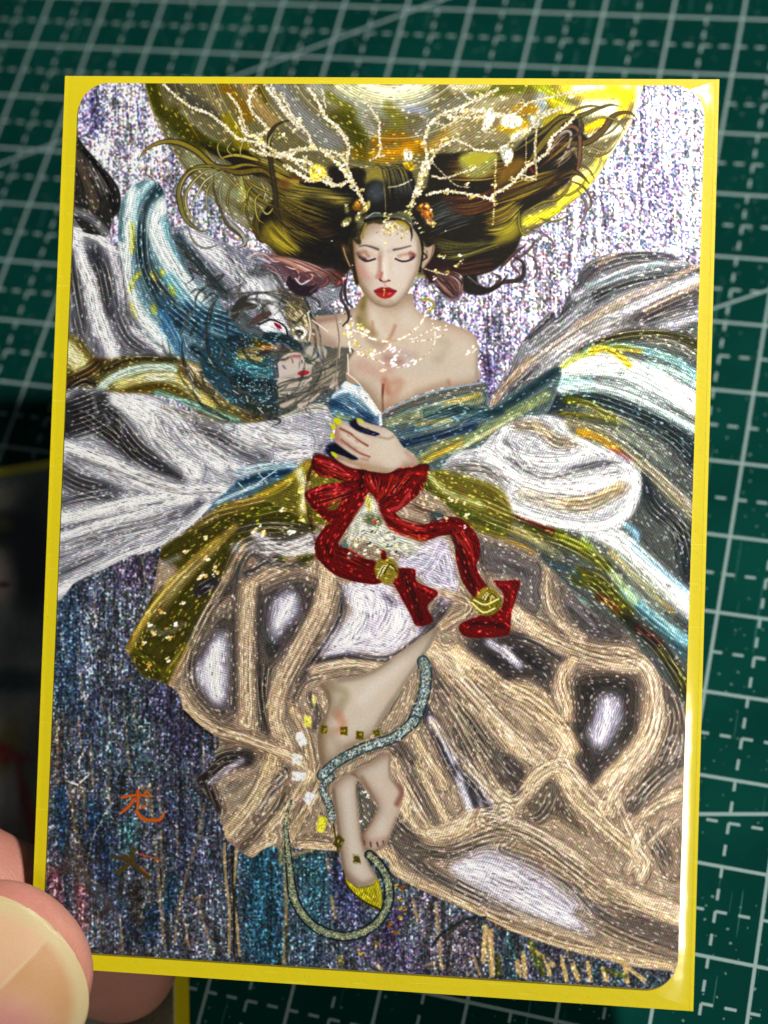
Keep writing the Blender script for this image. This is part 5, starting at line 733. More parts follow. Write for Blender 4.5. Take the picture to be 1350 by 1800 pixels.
# ---- earrings and necklaces
dots('B','960,960 990,970 1070,960 1060,1010 1080,990 960,1050 940,1040 1010,1050 940,1080 1050,1020',3.4,'#f4e8a8|#ffffff|#c8b040'); chain('B','890,1030 960,1050 1010,1060',2,'#f0e8c0',gap=3.4); S('B','870,1190 910,1190 940,1220 910,1260',5,'#9c9848',soft=1.2,tex='n',fl=0); dots('B','880,1180 910,1240 890,1210',2.4,'#fffbe0|#8c1c14'); dots('B','440,1100 455,1085 465,1080',3,'#f0d8d0|#a81c24'); dots('B','400,885 1000,830 510,1010',1.6,'#e8f0f0')
g='#fff4e4|#f0dcc0|#ffffff|#c8a888'
chain('E','890,80 860,130 800,180 740,205 680,212 620,200 560,170 500,150',3.2,g,gap=3.2); chain('E','1000,130 930,150 820,210 900,205 990,180',2.4,g,gap=3.4); chain('E','925,90 945,170 935,240 890,290 830,330',1.8,g,gap=2.6); chain('E','500,180 560,250 620,280 690,260',2.4,g,gap=3); chain('E','490,230 540,270 600,300 640,310 700,340 760,350',2.4,g,gap=3.4); chain('E','480,130 500,280',3,g,gap=3)
dots('E','710,250 730,270 760,265 800,290 720,310 740,300 780,340 700,240 715,340 830,320 790,345 730,340',4.6,'#ffffff|#ece6f4|#f8f4ff|#b8a8b0'); dots('E','490,140 500,170 540,150 560,180 580,160 520,230 550,280 600,290 560,140 470,170 500,120 610,270 540,130 470,130',4.4,'#fff4e0|#ffffff|#e8d8b0|#d8cc40'); dots('E','660,370 675,365 1120,270 1145,240 1150,260 1110,280',3,'#fff0e0|#ffffff|#f0e4c0'); dots('E','820,200 960,150 1000,150',2.6,'#ffffff|#d8c8b0')
many('E','300,100 380,160;480,380 540,430 600,520 640,590;485,280 490,380',2.2,'#e8dcd4',tex='n',fl=0); many('E','420,60 440,200 430,300 420,420',2.4,'#8c7c74',tex='n',fl=0); S('E','275,60 290,150 280,210',2.4,'#d8d4cc',tex='n',fl=0); dots('E','280,60 290,30 330,40 300,180 440,110 470,60 500,90',3,'#ffffff|#c8c0b4|#6c6458'); S('E','470,30 490,90 460,130',3,'#3c2c30',tex='n',fl=0); S('E','450,170 440,300',2,'#c4b8ac',tex='n',fl=0)
# ---- hand on the sash
MH='Q270,110 Q340,110 Q420,160 Q470,200 Q560,240 Q690,265 Q720,240 Q620,200 Q520,160 Q490,110 Q540,110 Q620,140 Q720,170 Q800,200 Q870,260 Q960,380 Q1050,440 Q1100,540 Q1010,570 Q900,580 Q800,628 Q680,615 Q580,595 Q450,580 Q340,530 Q270,470 Q290,440 Q350,460 Q490,500 Q500,480 Q400,420 Q290,340 Q265,260 Q280,190'
HM=mask('Q',MH,.8); P('Q',MH,'#cebfb0',.8,tex='n'); KH=lambda s,w,c,soft=2.5,op=.85: S('Q',s,w,c,soft=soft,op=op,clip=HM,fl=0)
shade(HM,9,'#866852',.65,5,-5)
KH('640,250 500,200 420,160',4,'#b89c88'); KH('330,190 430,240 520,310 600,360',3.6,'#7c3830',1.8); KH('340,300 430,370 520,430 620,470',3.2,'#8c4840',1.8); KH('290,220 300,300 350,350',9,'#b08078',4); KH('480,250 560,300',7,'#c8b8a8',3); KH('800,280 780,400 850,520',30,'#cfc4b6',10); KH('700,270 800,290 860,270',4,'#a8907c',2.5); KH('560,570 700,600 850,600',6,'#b49a80',4); KH('360,480 470,540 600,560',6,'#b09070',4); KH('980,420 1070,520',7,'#b89a8c',4); KH('520,130 640,170 760,210',6,'#c8baac',3); KH('540,490 600,500',5,'#b08c7c',3)
P('Q','478,140 520,170 600,210 690,248 680,262 600,238 520,200 462,168','#1c2240',1.2,tex='l'); P('Q','275,335 350,385 430,440 490,488 440,498 360,452 270,400','#181c38',1.2,tex='l'); many('Q','340,150 430,200 540,260 620,300;330,230 420,290 500,345 590,390;300,320 370,370 450,430 540,470;520,150 620,190 740,235;320,500 420,550 520,575',4.5,'#d6cabc',soft=3,op=.75,tex='n',fl=0,taper='be',clip=HM)
many('Q','400,250 420,270;480,310 500,330;400,330 420,350;470,380 490,395;600,180 620,200',2.2,'#9c7464',soft=1.5,op=.6,tex='n',fl=0); fan('Q','500,160 680,250','480,180 660,260',10,1,'#8890b0|#0c1028')
for q in ('262,90 310,85 345,115 330,155 285,140','232,150 265,140 285,180 260,205','230,240 262,235 275,285 245,290','232,420 275,425 305,465 285,480 250,450','488,88 530,95 570,130 545,140 510,120'): P('Q',q,'#c8c81c',.8,tex='n')
# ---- two written characters
oc='#b4500f'
def wr(s,w,c=oc,soft=.8): S('K',s,w,c,soft=soft,tex='h',fl=0,taper='e'); S('K',s,w*.4,'#dc7a1c' if c==oc else c,soft=.8,tex='h',fl=0,op=.6)
wr('495,218 540,208 600,205 665,212',5.5); wr('578,180 580,240 572,290',6); wr('560,225 530,265 482,305',6); wr('572,290 600,325 650,338 700,330 722,290',6.5); wr('620,180 640,200',4); wr('618,262 590,275',4.5)
S('K','440,530 520,545 560,540',6,'#4a3c1c',soft=1.4,tex='h',fl=0); S('K','580,515 640,530 695,548',3.6,'#9a5030',tex='h',fl=0); S('K','556,465 558,500',2.6,'#94482c',tex='h',fl=0); S('K','555,490 535,560 470,615',8,'#4c4018',soft=1.6,tex='h',fl=0); S('K','510,530 570,580 635,640',8,'#4c4018',soft=1.6,tex='h',fl=0); S('K','590,585 640,625',2.6,'#9a5434',tex='h',fl=0)
# ---- paint the engraved line work and the foil's glints into the picture's colour
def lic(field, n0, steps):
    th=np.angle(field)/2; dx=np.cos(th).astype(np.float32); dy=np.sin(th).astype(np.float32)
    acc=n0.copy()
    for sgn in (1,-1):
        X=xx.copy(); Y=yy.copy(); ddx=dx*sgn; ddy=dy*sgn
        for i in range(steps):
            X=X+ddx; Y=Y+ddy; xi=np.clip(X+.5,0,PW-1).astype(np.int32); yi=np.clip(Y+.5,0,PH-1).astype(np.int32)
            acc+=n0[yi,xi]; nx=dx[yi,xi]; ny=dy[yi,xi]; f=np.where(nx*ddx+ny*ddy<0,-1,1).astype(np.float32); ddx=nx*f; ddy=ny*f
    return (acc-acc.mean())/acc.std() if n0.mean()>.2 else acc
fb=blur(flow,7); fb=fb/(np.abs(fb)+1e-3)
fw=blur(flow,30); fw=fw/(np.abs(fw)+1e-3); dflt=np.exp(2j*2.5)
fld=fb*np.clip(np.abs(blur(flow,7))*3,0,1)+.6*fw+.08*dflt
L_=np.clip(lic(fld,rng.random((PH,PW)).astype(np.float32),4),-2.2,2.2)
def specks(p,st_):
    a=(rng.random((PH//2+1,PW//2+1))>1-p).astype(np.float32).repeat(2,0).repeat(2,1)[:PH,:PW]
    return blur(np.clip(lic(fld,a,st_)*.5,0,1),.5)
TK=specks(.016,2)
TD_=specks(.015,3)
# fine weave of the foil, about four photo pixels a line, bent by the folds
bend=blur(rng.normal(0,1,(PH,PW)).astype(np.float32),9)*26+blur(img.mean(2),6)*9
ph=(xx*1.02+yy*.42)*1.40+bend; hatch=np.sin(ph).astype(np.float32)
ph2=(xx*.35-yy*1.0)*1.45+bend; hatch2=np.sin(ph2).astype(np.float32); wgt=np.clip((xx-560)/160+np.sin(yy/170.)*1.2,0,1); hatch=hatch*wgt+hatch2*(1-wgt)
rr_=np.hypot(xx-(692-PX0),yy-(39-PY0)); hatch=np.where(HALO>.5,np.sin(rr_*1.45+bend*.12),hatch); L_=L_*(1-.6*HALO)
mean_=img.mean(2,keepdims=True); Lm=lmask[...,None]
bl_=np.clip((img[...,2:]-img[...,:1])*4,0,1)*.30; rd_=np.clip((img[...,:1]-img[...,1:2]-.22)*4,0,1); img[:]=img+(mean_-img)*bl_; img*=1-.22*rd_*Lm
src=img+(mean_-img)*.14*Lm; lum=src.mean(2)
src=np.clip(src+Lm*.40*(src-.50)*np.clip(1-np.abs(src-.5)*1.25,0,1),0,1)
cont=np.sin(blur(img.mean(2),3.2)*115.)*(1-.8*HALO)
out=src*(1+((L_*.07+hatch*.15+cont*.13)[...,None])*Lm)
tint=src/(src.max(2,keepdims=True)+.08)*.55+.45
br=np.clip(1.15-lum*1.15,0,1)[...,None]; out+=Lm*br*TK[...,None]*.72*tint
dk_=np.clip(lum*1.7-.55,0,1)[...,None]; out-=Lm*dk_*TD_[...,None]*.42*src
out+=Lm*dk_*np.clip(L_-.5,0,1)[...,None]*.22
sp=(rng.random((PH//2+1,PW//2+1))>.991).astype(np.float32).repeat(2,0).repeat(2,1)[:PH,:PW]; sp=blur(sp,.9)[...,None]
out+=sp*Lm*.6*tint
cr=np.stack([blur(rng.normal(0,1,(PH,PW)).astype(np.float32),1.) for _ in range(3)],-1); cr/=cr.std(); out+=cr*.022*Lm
# glitter: sparkle of the foil ground, mixed in as colour
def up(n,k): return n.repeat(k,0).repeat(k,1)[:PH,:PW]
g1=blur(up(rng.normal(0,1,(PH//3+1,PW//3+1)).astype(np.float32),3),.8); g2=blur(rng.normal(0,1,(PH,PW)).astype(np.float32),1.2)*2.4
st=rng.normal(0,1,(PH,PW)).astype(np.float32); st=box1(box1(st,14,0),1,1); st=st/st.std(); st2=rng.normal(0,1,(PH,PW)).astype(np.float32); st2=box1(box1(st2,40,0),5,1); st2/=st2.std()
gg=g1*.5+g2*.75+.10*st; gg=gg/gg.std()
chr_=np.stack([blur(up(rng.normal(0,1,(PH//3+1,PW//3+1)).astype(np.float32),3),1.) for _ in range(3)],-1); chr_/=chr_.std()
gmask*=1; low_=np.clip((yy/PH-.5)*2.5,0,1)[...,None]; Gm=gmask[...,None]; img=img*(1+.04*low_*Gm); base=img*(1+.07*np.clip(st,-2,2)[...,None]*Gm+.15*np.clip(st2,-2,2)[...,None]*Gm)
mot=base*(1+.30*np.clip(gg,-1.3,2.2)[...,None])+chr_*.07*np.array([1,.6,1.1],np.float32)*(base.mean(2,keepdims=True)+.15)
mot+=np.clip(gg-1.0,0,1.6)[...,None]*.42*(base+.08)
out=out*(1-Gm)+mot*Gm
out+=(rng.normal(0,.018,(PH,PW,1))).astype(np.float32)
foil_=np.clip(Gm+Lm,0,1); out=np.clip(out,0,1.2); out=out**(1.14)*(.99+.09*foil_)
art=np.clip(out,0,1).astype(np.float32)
# =============================================================== the trading card in its sleeve
def to_image(name, rgb, alpha=None):
    h,w=rgb.shape[:2]; im=bpy.data.images.new(name,w,h,alpha=True); im.colorspace_settings.name='sRGB'
    a=np.ones((h,w,4),np.float32); a[...,:3]=rgb
    if alpha is not None: a[...,3]=alpha
    im.alpha_mode='CHANNEL_PACKED'; im.pixels.foreach_set(a[::-1].ravel()); im.update(); im.pack(); return im
def sample(src, X, Y):
    X=np.clip(X,0,src.shape[1]-1.001); Y=np.clip(Y,0,src.shape[0]-1.001); xi=X.astype(int); yi=Y.astype(int); fx=(X-xi)[...,None]; fy=(Y-yi)[...,None]
    return (src[yi,xi]*(1-fx)+src[yi,xi+1]*fx)*(1-fy)+(src[yi+1,xi]*(1-fx)+src[yi+1,xi+1]*fx)*fy
CWX,CWY=1300,1816
uu,vv=np.meshgrid((np.arange(CWX)+.5)/CWX*6.3,(np.arange(CWY)+.5)/CWY*8.8)
Pc=uu[...,None]*R_CARD[:,0]+vv[...,None]*R_CARD[:,1]+T_CARD
ax_=Pc[...,0]/Pc[...,2]*FOC+675-PX0; ay_=Pc[...,1]/Pc[...,2]*FOC+900-PY0
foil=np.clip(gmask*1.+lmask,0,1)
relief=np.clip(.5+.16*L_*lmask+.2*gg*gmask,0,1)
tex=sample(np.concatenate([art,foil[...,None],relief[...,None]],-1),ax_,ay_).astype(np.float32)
im_card=to_image('card_print_sheen',tex[...,:3],tex[...,3]); im_rel=to_image('card_relief',np.repeat(tex[...,4:5],3,-1)); im_rel.colorspace_settings.name='Non-Color'  # card colour holds the print plus painted foil sheen and glints
o0=cam2world(T_CARD); cx_=(cam2world(R_CARD[:,0]+T_CARD)-o0); cy_=-(cam2world(R_CARD[:,1]+T_CARD)-o0); cz_=cx_.cross(cy_)
MC=Matrix((cx_,cy_,cz_)).transposed().to_4x4(); MC.translation=o0
def rrect(w,h,r,n=12):
    out=[]
    for cx,cy,a in ((w-r,-r,0),(r,-r,90),(r,-h+r,180),(w-r,-h+r,270)):
        for k in range(n+1): t=math.radians(a+k*90/n); out.append((cx+r*math.cos(t),cy+r*math.sin(t)))
    return out
card=empty('trading_card'); card.matrix_world=MC
tag(card,'holographic foil card printed with a woman in silver and gold robes, in held sleeve','trading card')
m=NT('card_stock'); m.set(Base_Color=lin('#cfcdc8'), Roughness=.6)
ring=rrect(6.3,8.8,.31); n_=len(ring)
def prism(name,ring,z0,z1,mat,parent,inset=.0):
    n=len(ring); v=[(x,y,z0) for x,y in ring]+[(x,y,z1) for x,y in ring]
    f=[tuple(range(n-1,-1,-1)),tuple(range(n,2*n))]+[(i,(i+1)%n,n+(i+1)%n,n+i) for i in range(n)]
    return link(name,mesh(name,v,f),mat,parent)
prism('card_stock',ring,-.026,-.004,m.m,card)
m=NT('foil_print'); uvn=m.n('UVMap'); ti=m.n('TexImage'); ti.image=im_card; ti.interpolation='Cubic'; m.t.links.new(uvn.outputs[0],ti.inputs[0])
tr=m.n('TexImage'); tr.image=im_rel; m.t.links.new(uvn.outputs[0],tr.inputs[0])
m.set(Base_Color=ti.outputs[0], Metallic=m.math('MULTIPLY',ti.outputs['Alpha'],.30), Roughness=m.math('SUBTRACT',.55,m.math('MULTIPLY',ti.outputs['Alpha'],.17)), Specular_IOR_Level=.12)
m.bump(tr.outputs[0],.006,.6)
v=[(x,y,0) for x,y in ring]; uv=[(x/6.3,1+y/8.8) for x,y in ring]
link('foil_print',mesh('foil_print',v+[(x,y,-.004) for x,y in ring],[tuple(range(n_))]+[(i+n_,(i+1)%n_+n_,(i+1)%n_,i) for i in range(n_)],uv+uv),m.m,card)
# ---- sleeve
SLV=[(-.162,.080),(6.434,.071),(6.460,-8.990),(-.1345,-8.976)]      # corners in the card's own frame
sleeve=empty('card_sleeve'); sleeve.matrix_world=MC
tag(sleeve,'bright yellow backed plastic sleeve with a clear glossy front, held between thumb and finger','card sleeve')
m=NT('yellow_plastic'); co=m.obj()
ms=m.n('Mapping'); ms.inputs['Scale'].default_value=(1,1,1); m.t.links.new(co,ms.inputs[0])
fib=m.noise(co,90,2); scm=m.n('Mapping'); scm.inputs['Scale'].default_value=(2,60,1); scm.inputs['Rotation'].default_value=(0,0,.5); m.t.links.new(co,scm.inputs[0]); scf=m.math('MULTIPLY',m.math('GREATER_THAN',m.noise(scm.outputs[0],1,0),.79),.4); dst=m.math('MULTIPLY',m.math('GREATER_THAN',m.noise(co,34,0),.80),.5); m.set(Base_Color=m.mix(dst,m.mix(scf,m.mix(m.math('ADD',m.math('MULTIPLY',fib,.3),m.math('MULTIPLY',m.noise(co,.7,3),.5)),lin('#dccb00'),lin('#c4b200')),lin('#e8dc50')),lin('#a89820')), Roughness=.5, Specular_IOR_Level=.35)
m.bump(m.noise(co,14,3),.006,.5)
prism('back_sheet',SLV[::-1],-.042,-.030,m.m,sleeve); yel=m.m
# clear front: lies on the card, drops to the yellow sheet at the welds, buckles a little along the right edge
m=NT('clear_film'); t=m.t; t.nodes.remove(m.b); gl=m.n('BsdfGlossy'); gl.inputs['Roughness'].default_value=.09; gl.inputs[0].default_value=(1,1,1,1)
tp=m.n('BsdfTransparent'); geo=m.n('NewGeometry'); vd=m.n('VectorMath',operation='DOT_PRODUCT'); t.links.new(geo.outputs['Normal'],vd.inputs[0]); t.links.new(geo.outputs['Incoming'],vd.inputs[1]); fac_=m.math('ADD',.045,m.math('MULTIPLY',m.math('POWER',m.math('SUBTRACT',1.,m.math('ABSOLUTE',vd.outputs['Value'])),5.),.9)); mx=m.n('MixShader'); co=m.obj()
bp=m.n('Bump'); bp.inputs['Distance'].default_value=.01; bp.inputs['Strength'].default_value=.35; t.links.new(m.noise(co,2.2,2),bp.inputs['Height']); t.links.new(bp.outputs[0],gl.inputs['Normal'])
t.links.new(fac_,mx.inputs[0]); t.links.new(tp.outputs[0],mx.inputs[1]); t.links.new(gl.outputs[0],mx.inputs[2]); t.links.new(mx.outputs[0],t.nodes['Material Output'].inputs[0])
film=m.m
def edge_axis(a,b,c,d,n=40):
    """coordinates from a..d, dense near both margins"""
    lo=np.linspace(a,b+.35,34); mid=np.linspace(b+.35,c-.35,n)[1:-1]; hi=np.linspace(c-.35,d,44); return np.concatenate([lo,mid,hi])
us=edge_axis(0,.14,.0+6.43,6.60); vs_=edge_axis(0,.09,8.86,9.06)
gv=[];gf=[];nu,nv=len(us),len(vs_)
def sst(x): x=max(0,min(1,x)); return x*x*(3-2*x)
for b in vs_:
    for a in us:
        s,t_=a/6.60,b/9.06
        x0=SLV[0][0]*(1-s)+SLV[1][0]*s; x1=SLV[3][0]*(1-s)+SLV[2][0]*s; y0=SLV[0][1]*(1-s)+SLV[1][1]*s; y1=SLV[3][1]*(1-s)+SLV[2][1]*s
        x=x0*(1-t_)+x1*t_; y=y0*(1-t_)+y1*t_
        dl=min(a,b,9.06-b); z=-.0285+.033*sst(dl/.15)              # distance in from the weld
        dr=6.60-a; zr=-.0285+.0345*sst(dr/.44)                     # a rounder roll along the right edge
        z=min(z,zr); k=sst((b-4.6)/1.2)*sst((9.0-b)/.5); z+=k*.0035*math.exp(-((dr-.27)/.06)**2)
        z+=.085*math.exp(-((x-5.92)/.28)**2-((y+.38)/.26)**2)*sst(dl/.1)*sst(dr/.1)
        gv.append((x,y,z))
for j in range(nv-1):
    for i in range(nu-1): gf.append((j*nu+i,(j+1)*nu+i,(j+1)*nu+i+1,j*nu+i+1))
link('clear_front',mesh('clear_front',gv,gf,smooth=True),film,sleeve)
# ---- weld seams: narrow strips of pressed plastic at the long sides
def strip(name,p,q,w,z0,z1):
    (x0,y0),(x1,y1)=p,q; dx,dy=x1-x0,y1-y0; L=math.hypot(dx,dy); nx,ny=-dy/L*w,dx/L*w
    return prism(name,[(x0,y0),(x1,y1),(x1+nx,y1+ny),(x0+nx,y0+ny)],z0,z1,yel,sleeve)
strip('weld_seam',(6.460,-8.990),(6.434,.071),.035,-.0298,-.026); strip('weld_seam',(-.162,.080),(-.1345,-8.976),.03,-.0298,-.026)
# =============================================================== the second card on the mat
def mat_pt(px,py):
    d=np.array([(px-675)/FOC,(py-900)/FOC,1.]); d=R_MAT.T@d; o=-R_MAT.T@T_MAT; s=-o[2]/d[2]; return (o+s*d)[:2]
P0=Vector((4.61,-7.52,0)); U2=Vector((.955,.297,0)); V2=Vector((.297,-.955,0))
W2c,H2c=6.3,8.8
g2u,g2v=np.meshgrid(np.linspace(0,W2c,260),np.linspace(0,H2c,364))
bx=P0.x-6.47*U2.x+g2u*U2.x+g2v*V2.x+.2*V2.x; by=-(P0.y-6.47*U2.y+g2u*U2.y+g2v*V2.y+.2*V2.y)
pc=np.stack([bx,by,0*bx],-1)@R_MAT.T+T_MAT; qx=pc[...,0]/pc[...,2]*FOC+675; qy=pc[...,1]/pc[...,2]*FOC+900
pic=np.zeros(g2u.shape+(3,),np.float32)+np.array([.50,.52,.48],np.float32)
def blob(x,y,rx,ry,c,a=1.,rot=0.):
    cr,sr=math.cos(rot),math.sin(rot); dx_,dy_=qx-x,qy-y; k=np.clip(1.5-np.sqrt(((dx_*cr+dy_*sr)/rx)**2+((-dx_*sr+dy_*cr)/ry)**2),0,1)*a
    pic[:]=pic*(1-k[...,None])+hexc(c)*k[...,None]
blob(40,860,140,60,'#5c6a60'); blob(10,880,40,30,'#a8a08c'); blob(70,1050,90,140,'#8c918c'); blob(60,990,34,100,'#171310'); blob(20,930,40,26,'#14110f'); blob(0,925,26,14,'#8a7c2c'); blob(-60,950,60,60,'#14110f')
blob(8,1020,22,40,'#bfae9f'); blob(-14,1010,24,44,'#c8b8a8'); blob(10,1030,12,5,'#5c3c30'); blob(60,1120,36,30,'#6b706c'); blob(30,1200,60,20,'#2c4444'); blob(35,1270,60,40,'#8f9287'); blob(14,1330,20,60,'#8c7c2c',1,.3); blob(0,1400,26,40,'#e0e0e2')
blob(-10,1310,40,10,'#a81c14',1,.5); blob(30,1335,26,11,'#b0301c'); blob(52,1420,9,80,'#a01c14',1,-.25); blob(26,1400,12,50,'#c8c8c4'); blob(-30,1480,40,60,'#c0b8a8'); blob(250,1760,60,60,'#4c4a40'); blob(200,1700,60,60,'#6c6450'); blob(150,1600,80,80,'#7c7668'); blob(280,1800,40,40,'#7a7058')
wv=.5+.5*np.sin(g2u*5+2*np.sin(g2v*1.7)); pic*=(.82+.3*wv)[...,None]; pic+=np.random.default_rng(3).normal(0,.03,pic.shape[:2])[...,None]
im2=to_image('second_print',np.clip(pic,0,1))
card2=empty('trading_card'); M2m=Matrix((U2,-V2,Vector((0,0,1)))).transposed().to_4x4(); M2m.translation=P0-6.47*U2+.2*V2+Vector((0,0,.065)); card2.matrix_world=M2m
tag(card2,'second printed card lying flat on the mat in shadow, a face and red ribbon showing','trading card')
prism('card_stock',ring,-.038,-.004,bpy.data.materials['card_stock'],card2)
m=NT('second_print'); ti=m.n('TexImage'); ti.image=im2; uvn=m.n('UVMap'); m.t.links.new(uvn.outputs[0],ti.inputs[0]); m.set(Base_Color=ti.outputs[0],Roughness=.4,Metallic=.2)
link('printed_face',mesh('printed_face',v+[(x,y,-.004) for x,y in ring],[tuple(range(n_))]+[(i+n_,(i+1)%n_+n_,(i+1)%n_,i) for i in range(n_)],uv+uv),m.m,card2)
sl2=empty('card_sleeve'); M3m=M2m.copy(); sl2.matrix_world=M3m
tag(sl2,'yellow backed sleeve of the second card, lying flat on the mat at the left','card sleeve')
S2=[(-.16,.17),(6.47,.17),(6.47,-8.97),(-.16,-8.97)]
prism('back_sheet',S2[::-1],-.058,-.044,yel,sl2)
gv=[];gf=[];g1_=[0,.05,.1,.16,.2]; U_=[-.16+x for x in g1_]+[6.47-x for x in g1_[::-1]]; V_=[.17-x for x in g1_]+[-8.97+x for x in g1_[::-1]]
for b in V_:
    for a in U_: d_=min(a+.16,6.47-a,.17-b,b+8.97); gv.append((a,b,-.042+.05*sst(d_/.16)))
for j in range(len(V_)-1):
    for i in range(len(U_)-1): gf.append((j*10+i,(j+1)*10+i,(j+1)*10+i+1,j*10+i+1))
link('clear_front',mesh('clear_front',gv,gf,smooth=True),film,sl2)
# =============================================================== the hand
def cp(px,py,depth): return np.array([(px-675)/FOC*depth,(py-900)/FOC*depth,depth])
def tube(V,F,path,rad,nrm,seg=28,cap=True):
    """loft of ellipses: path of camera points, rad=(half width, half thickness), nrm = thickness direction"""
    P_=np.array(path,float); Rr=np.array(rad,float); n=len(P_)
    tt=np.linspace(0,n-1,n*7); 
    def cr(A):
        out=[]
        for t in tt:
            i=min(int(t),n-2); f=t-i; a,b,c,d=A[max(i-1,0)],A[i],A[i+1],A[min(i+2,n-1)]
            out.append(.5*((2*b)+(-a+c)*f+(2*a-5*b+4*c-d)*f*f+(-a+3*b-3*c+d)*f**3))
        return np.array(out)
    Q=cr(P_); RR_=cr(Rr)
    T=np.gradient(Q,axis=0); T/=np.linalg.norm(T,axis=1)[:,None]
    rings=[]
    e=Q[-1]; te=T[-1]; L=RR_[-1][0]
    for k in range(1,9):              # rounded tip
        a=k/8*math.pi/2*.985; Q=np.vstack([Q,e+te*L*math.sin(a)]); RR_=np.vstack([RR_,RR_[len(tt)-1]*math.cos(a)**.85]); T=np.vstack([T,te])
    base=len(V)
    for q,r,tn in zip(Q,RR_,T):
        nn=np.array(nrm,float); nn-=nn@tn*tn; nn/=np.linalg.norm(nn); bb=np.cross(tn,nn)
        for s in range(seg):
            a=2*math.pi*s/seg; V.append(q+bb*r[0]*math.cos(a)+nn*r[1]*math.sin(a))
    m_=len(Q)
    for i in range(m_-1):
        for s in range(seg): F.append((base+i*seg+s,base+i*seg+(s+1)%seg,base+(i+1)*seg+(s+1)%seg,base+(i+1)*seg+s))
    F.append(tuple(base+s for s in range(seg))[::-1]); F.append(tuple(base+(m_-1)*seg+s for s in range(seg)))
V=[];F=[]
TD=np.array([.72,-.69,-.03]); TD/=np.linalg.norm(TD)                # thumb direction in camera axes
TC=cp(-6,1714,15.72)
UPN=np.array([.06,.03,-1.])                                        # the nail faces the camera
tube(V,F,[cp(-1500,2500,18.6),cp(-1000,2230,17.6),TC-TD*3.4+np.array([0,0,.5]),TC-TD*2.2+np.array([0,.0,.22]),TC-TD*1.1,TC],[(1.6,1.3),(1.35,1.1),(1.08,.9),(1.0,.8),(.98,.68),(.915,.57)],UPN)
tube(V,F,[cp(-1500,2100,20.2),cp(-800,1500,19.2),cp(-380,1380,17.9),cp(-90,1560,17.15),cp(60,1625,17.4),cp(205,1690,17.95)],[(1.1,1.05),(.95,.9),(.86,.8),(.79,.70),(.76,.68),(.67,.64)],UPN)
tube(V,F,[cp(-1500,2300,20.6),cp(-900,1900,20.2),cp(-500,1800,19.4),cp(-300,2000,18.9),cp(-330,2230,18.9)],[(1.1,1.0),(.95,.9),(.85,.8),(.76,.7),(.66,.6)],UPN)
tube(V,F,[cp(-1500,2500,20.8),cp(-950,2200,20.8),cp(-600,2150,20.2),cp(-420,2330,19.6),cp(-450,2530,19.4)],[(1.1,1.0),(.9,.86),(.8,.76),(.72,.66),(.62,.58)],UPN)
tube(V,F,[cp(-1500,2800,20.8),cp(-1050,2600,20.9),cp(-750,2500,20.4),cp(-600,2650,20.0),cp(-620,2800,19.8)],[(1.0,.9),(.8,.76),(.7,.66),(.62,.58),(.52,.5)],UPN)
tube(V,F,[cp(-2900,3900,22.5),cp(-2300,3200,21.6),cp(-1700,2600,20.2),cp(-1350,2350,19.6)],[(2.8,2.0),(3.2,1.9),(3.6,1.7),(3.2,1.4)],UPN)
VW=[tuple(cam2world(p)) for p in V]
hand=empty('hand',cam2world(cp(-1700,2600,20.2))); hl=hand.location
tag(hand,'bare hand pinching the sleeve corner, pale broad thumbnail in front and forefinger behind','hand')
me=mesh('skin',[tuple(Vector(p)-hl) for p in VW],F)
sk=link('skin',me,None,hand)
rm=sk.modifiers.new('union','REMESH'); rm.mode='VOXEL'; rm.voxel_size=.055; rm.use_smooth_shade=True
smm=sk.modifiers.new('smooth','SMOOTH'); smm.factor=.6; smm.iterations=7
dg=bpy.context.evaluated_depsgraph_get(); me2=bpy.data.meshes.new_from_object(sk.evaluated_get(dg)); sk.modifiers.clear(); sk.data=me2
me2.polygons.foreach_set('use_smooth',[True]*len(me2.polygons))
m=NT('skin'); co=m.obj(); big=m.noise(co,1.3,3); fine=m.noise(co,22,4,.6)
vor=m.n('TexVoronoi'); m.t.links.new(co,vor.inputs['Vector']); vor.inputs['Scale'].default_value=34
col=m.mix(m.ramp(big,[(.35,(0,0,0,1)),(.65,(1,1,1,1))]),lin('#cd8c7a'),lin('#c0766a')); col=m.mix(m.math('MULTIPLY',fine,.35),col,lin('#d8a48e'))
m.set(Base_Color=col,Roughness=.5,Specular_IOR_Level=.4,Subsurface_Weight=.18,Subsurface_Scale=.25); m.b.inputs['Subsurface Radius'].default_value=(1,.35,.2)
m.bump(m.math('ADD',m.math('MULTIPLY',vor.outputs['Distance'],.7),fine),.009,.6)
me2.materials.clear(); me2.materials.append(m.m)
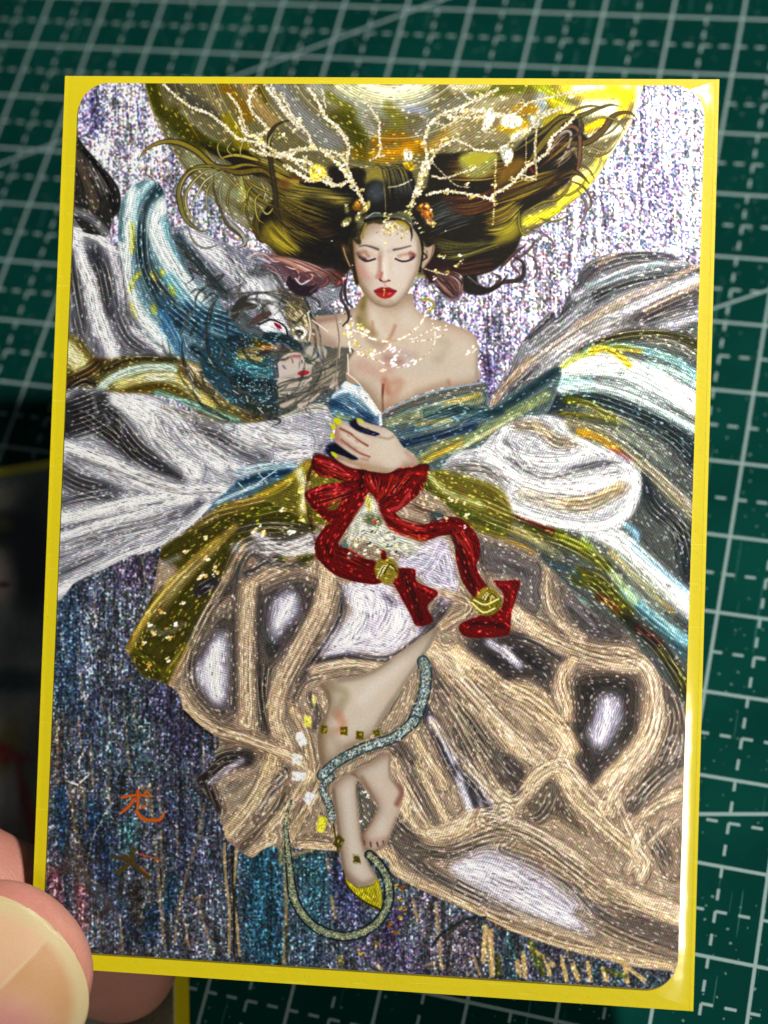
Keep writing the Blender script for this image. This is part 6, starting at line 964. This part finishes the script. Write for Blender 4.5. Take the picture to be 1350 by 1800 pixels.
# thumbnail: a curved plate grown from the tip
NN=UPN-UPN@TD*TD; NN/=np.linalg.norm(NN); BB=np.cross(TD,NN)
nv_=[];nf_=[];nuv=[];ncl=[];NS,NTT=64,60
def mixc(a,b,k): k=max(0,min(1,k)); return tuple(a[q]*(1-k)+b[q]*k for q in range(4))
cP,cE,cO,cW,cT=[lin(x) for x in ('#c07c78','#d6a880','#c09058','#cfc08c','#dcc59c')]
for i in range(NS+1):
    s=i/NS; L=-1.35+s*2.27                      # along the thumb, cm from the tip centre
    for j in range(NTT+1):
        t_=-1+2*j/NTT
        half=.925*(1-max(0,(L+.10)/1.03)**2.7)**.5 if L<.915 else .05
        if L<-1.05: half*=math.sqrt(max(.02,1-((-1.05-L)/.31)**2))
        yb=half*t_; crown=.655-.27*(abs(yb)/.92)**2.5; arch=-.03*L**2-.09*max(0,L)**2.4
        ridge=.006*math.exp(-((yb-.03)/.014)**2)*sst((.75-L)/.2)
        nv_.append(TC+TD*L+BB*yb+NN*(crown+arch+ridge)); nuv.append((s,j/NTT))
        r_=math.hypot(L+.19,yb-.40); rim=max(abs(t_)**1.0 if L>-.9 else .5, (L/.915) if L>0 else 0, math.hypot(L/.93,yb/.95) if L>0 else 0)
        c=mixc(cP,cE,(r_-.25)/.45)
        if yb>.03: c=mixc(c,cO,min((r_-.42)/.25,1)*.8)
        else: c=mixc(c,cT,.18+.3*max(0,r_-.7))
        c=mixc(c,cW,(rim-.82)/.09*.85); c=mixc(c,cT,.55*math.exp(-((yb-.03)/.010)**2)*sst((.78-L)/.1)); c=mixc(c,cT,.7*math.exp(-((yb-.746)/.010)**2)*sst((L-.05)/.1)*sst((.45-L)/.1))
        ncl.append(c)
W_=NTT+1
for i in range(NS):
    for j in range(NTT): nf_.append((i*W_+j,(i+1)*W_+j,(i+1)*W_+j+1,i*W_+j+1))
me=mesh('thumbnail',[tuple(cam2world(p)-hl) for p in nv_],nf_,nuv,smooth=True)
ca=me.color_attributes.new('pigment','FLOAT_COLOR','POINT'); ca.data.foreach_set('color',np.array(ncl,np.float32).ravel())
m=NT('thumbnail'); uvn=m.n('UVMap'); co=m.obj(); at=m.n('Attribute'); at.attribute_name='pigment'
mpn=m.n('Mapping'); mpn.inputs['Scale'].default_value=(2.5,60,1); m.t.links.new(uvn.outputs[0],mpn.inputs[0]); rid=m.noise(mpn.outputs[0],1,2)
ncol=m.mix(m.math('MULTIPLY',m.noise(co,5,5,.65),.30),at.outputs['Color'],lin('#e2c2a4')); ncol=m.mix(m.math('MULTIPLY',m.noise(co,60,2),.16),ncol,lin('#b07060'))
m.set(Base_Color=ncol,Roughness=.36,Specular_IOR_Level=.5,Subsurface_Weight=.1,Subsurface_Scale=.1); m.bump(m.math('ADD',rid,m.math('MULTIPLY',m.noise(co,45,3),.5)),.006,.6)
nail=link('thumbnail',me,m.m,hand); so=nail.modifiers.new('thickness','SOLIDIFY'); so.thickness=.05; so.offset=-1
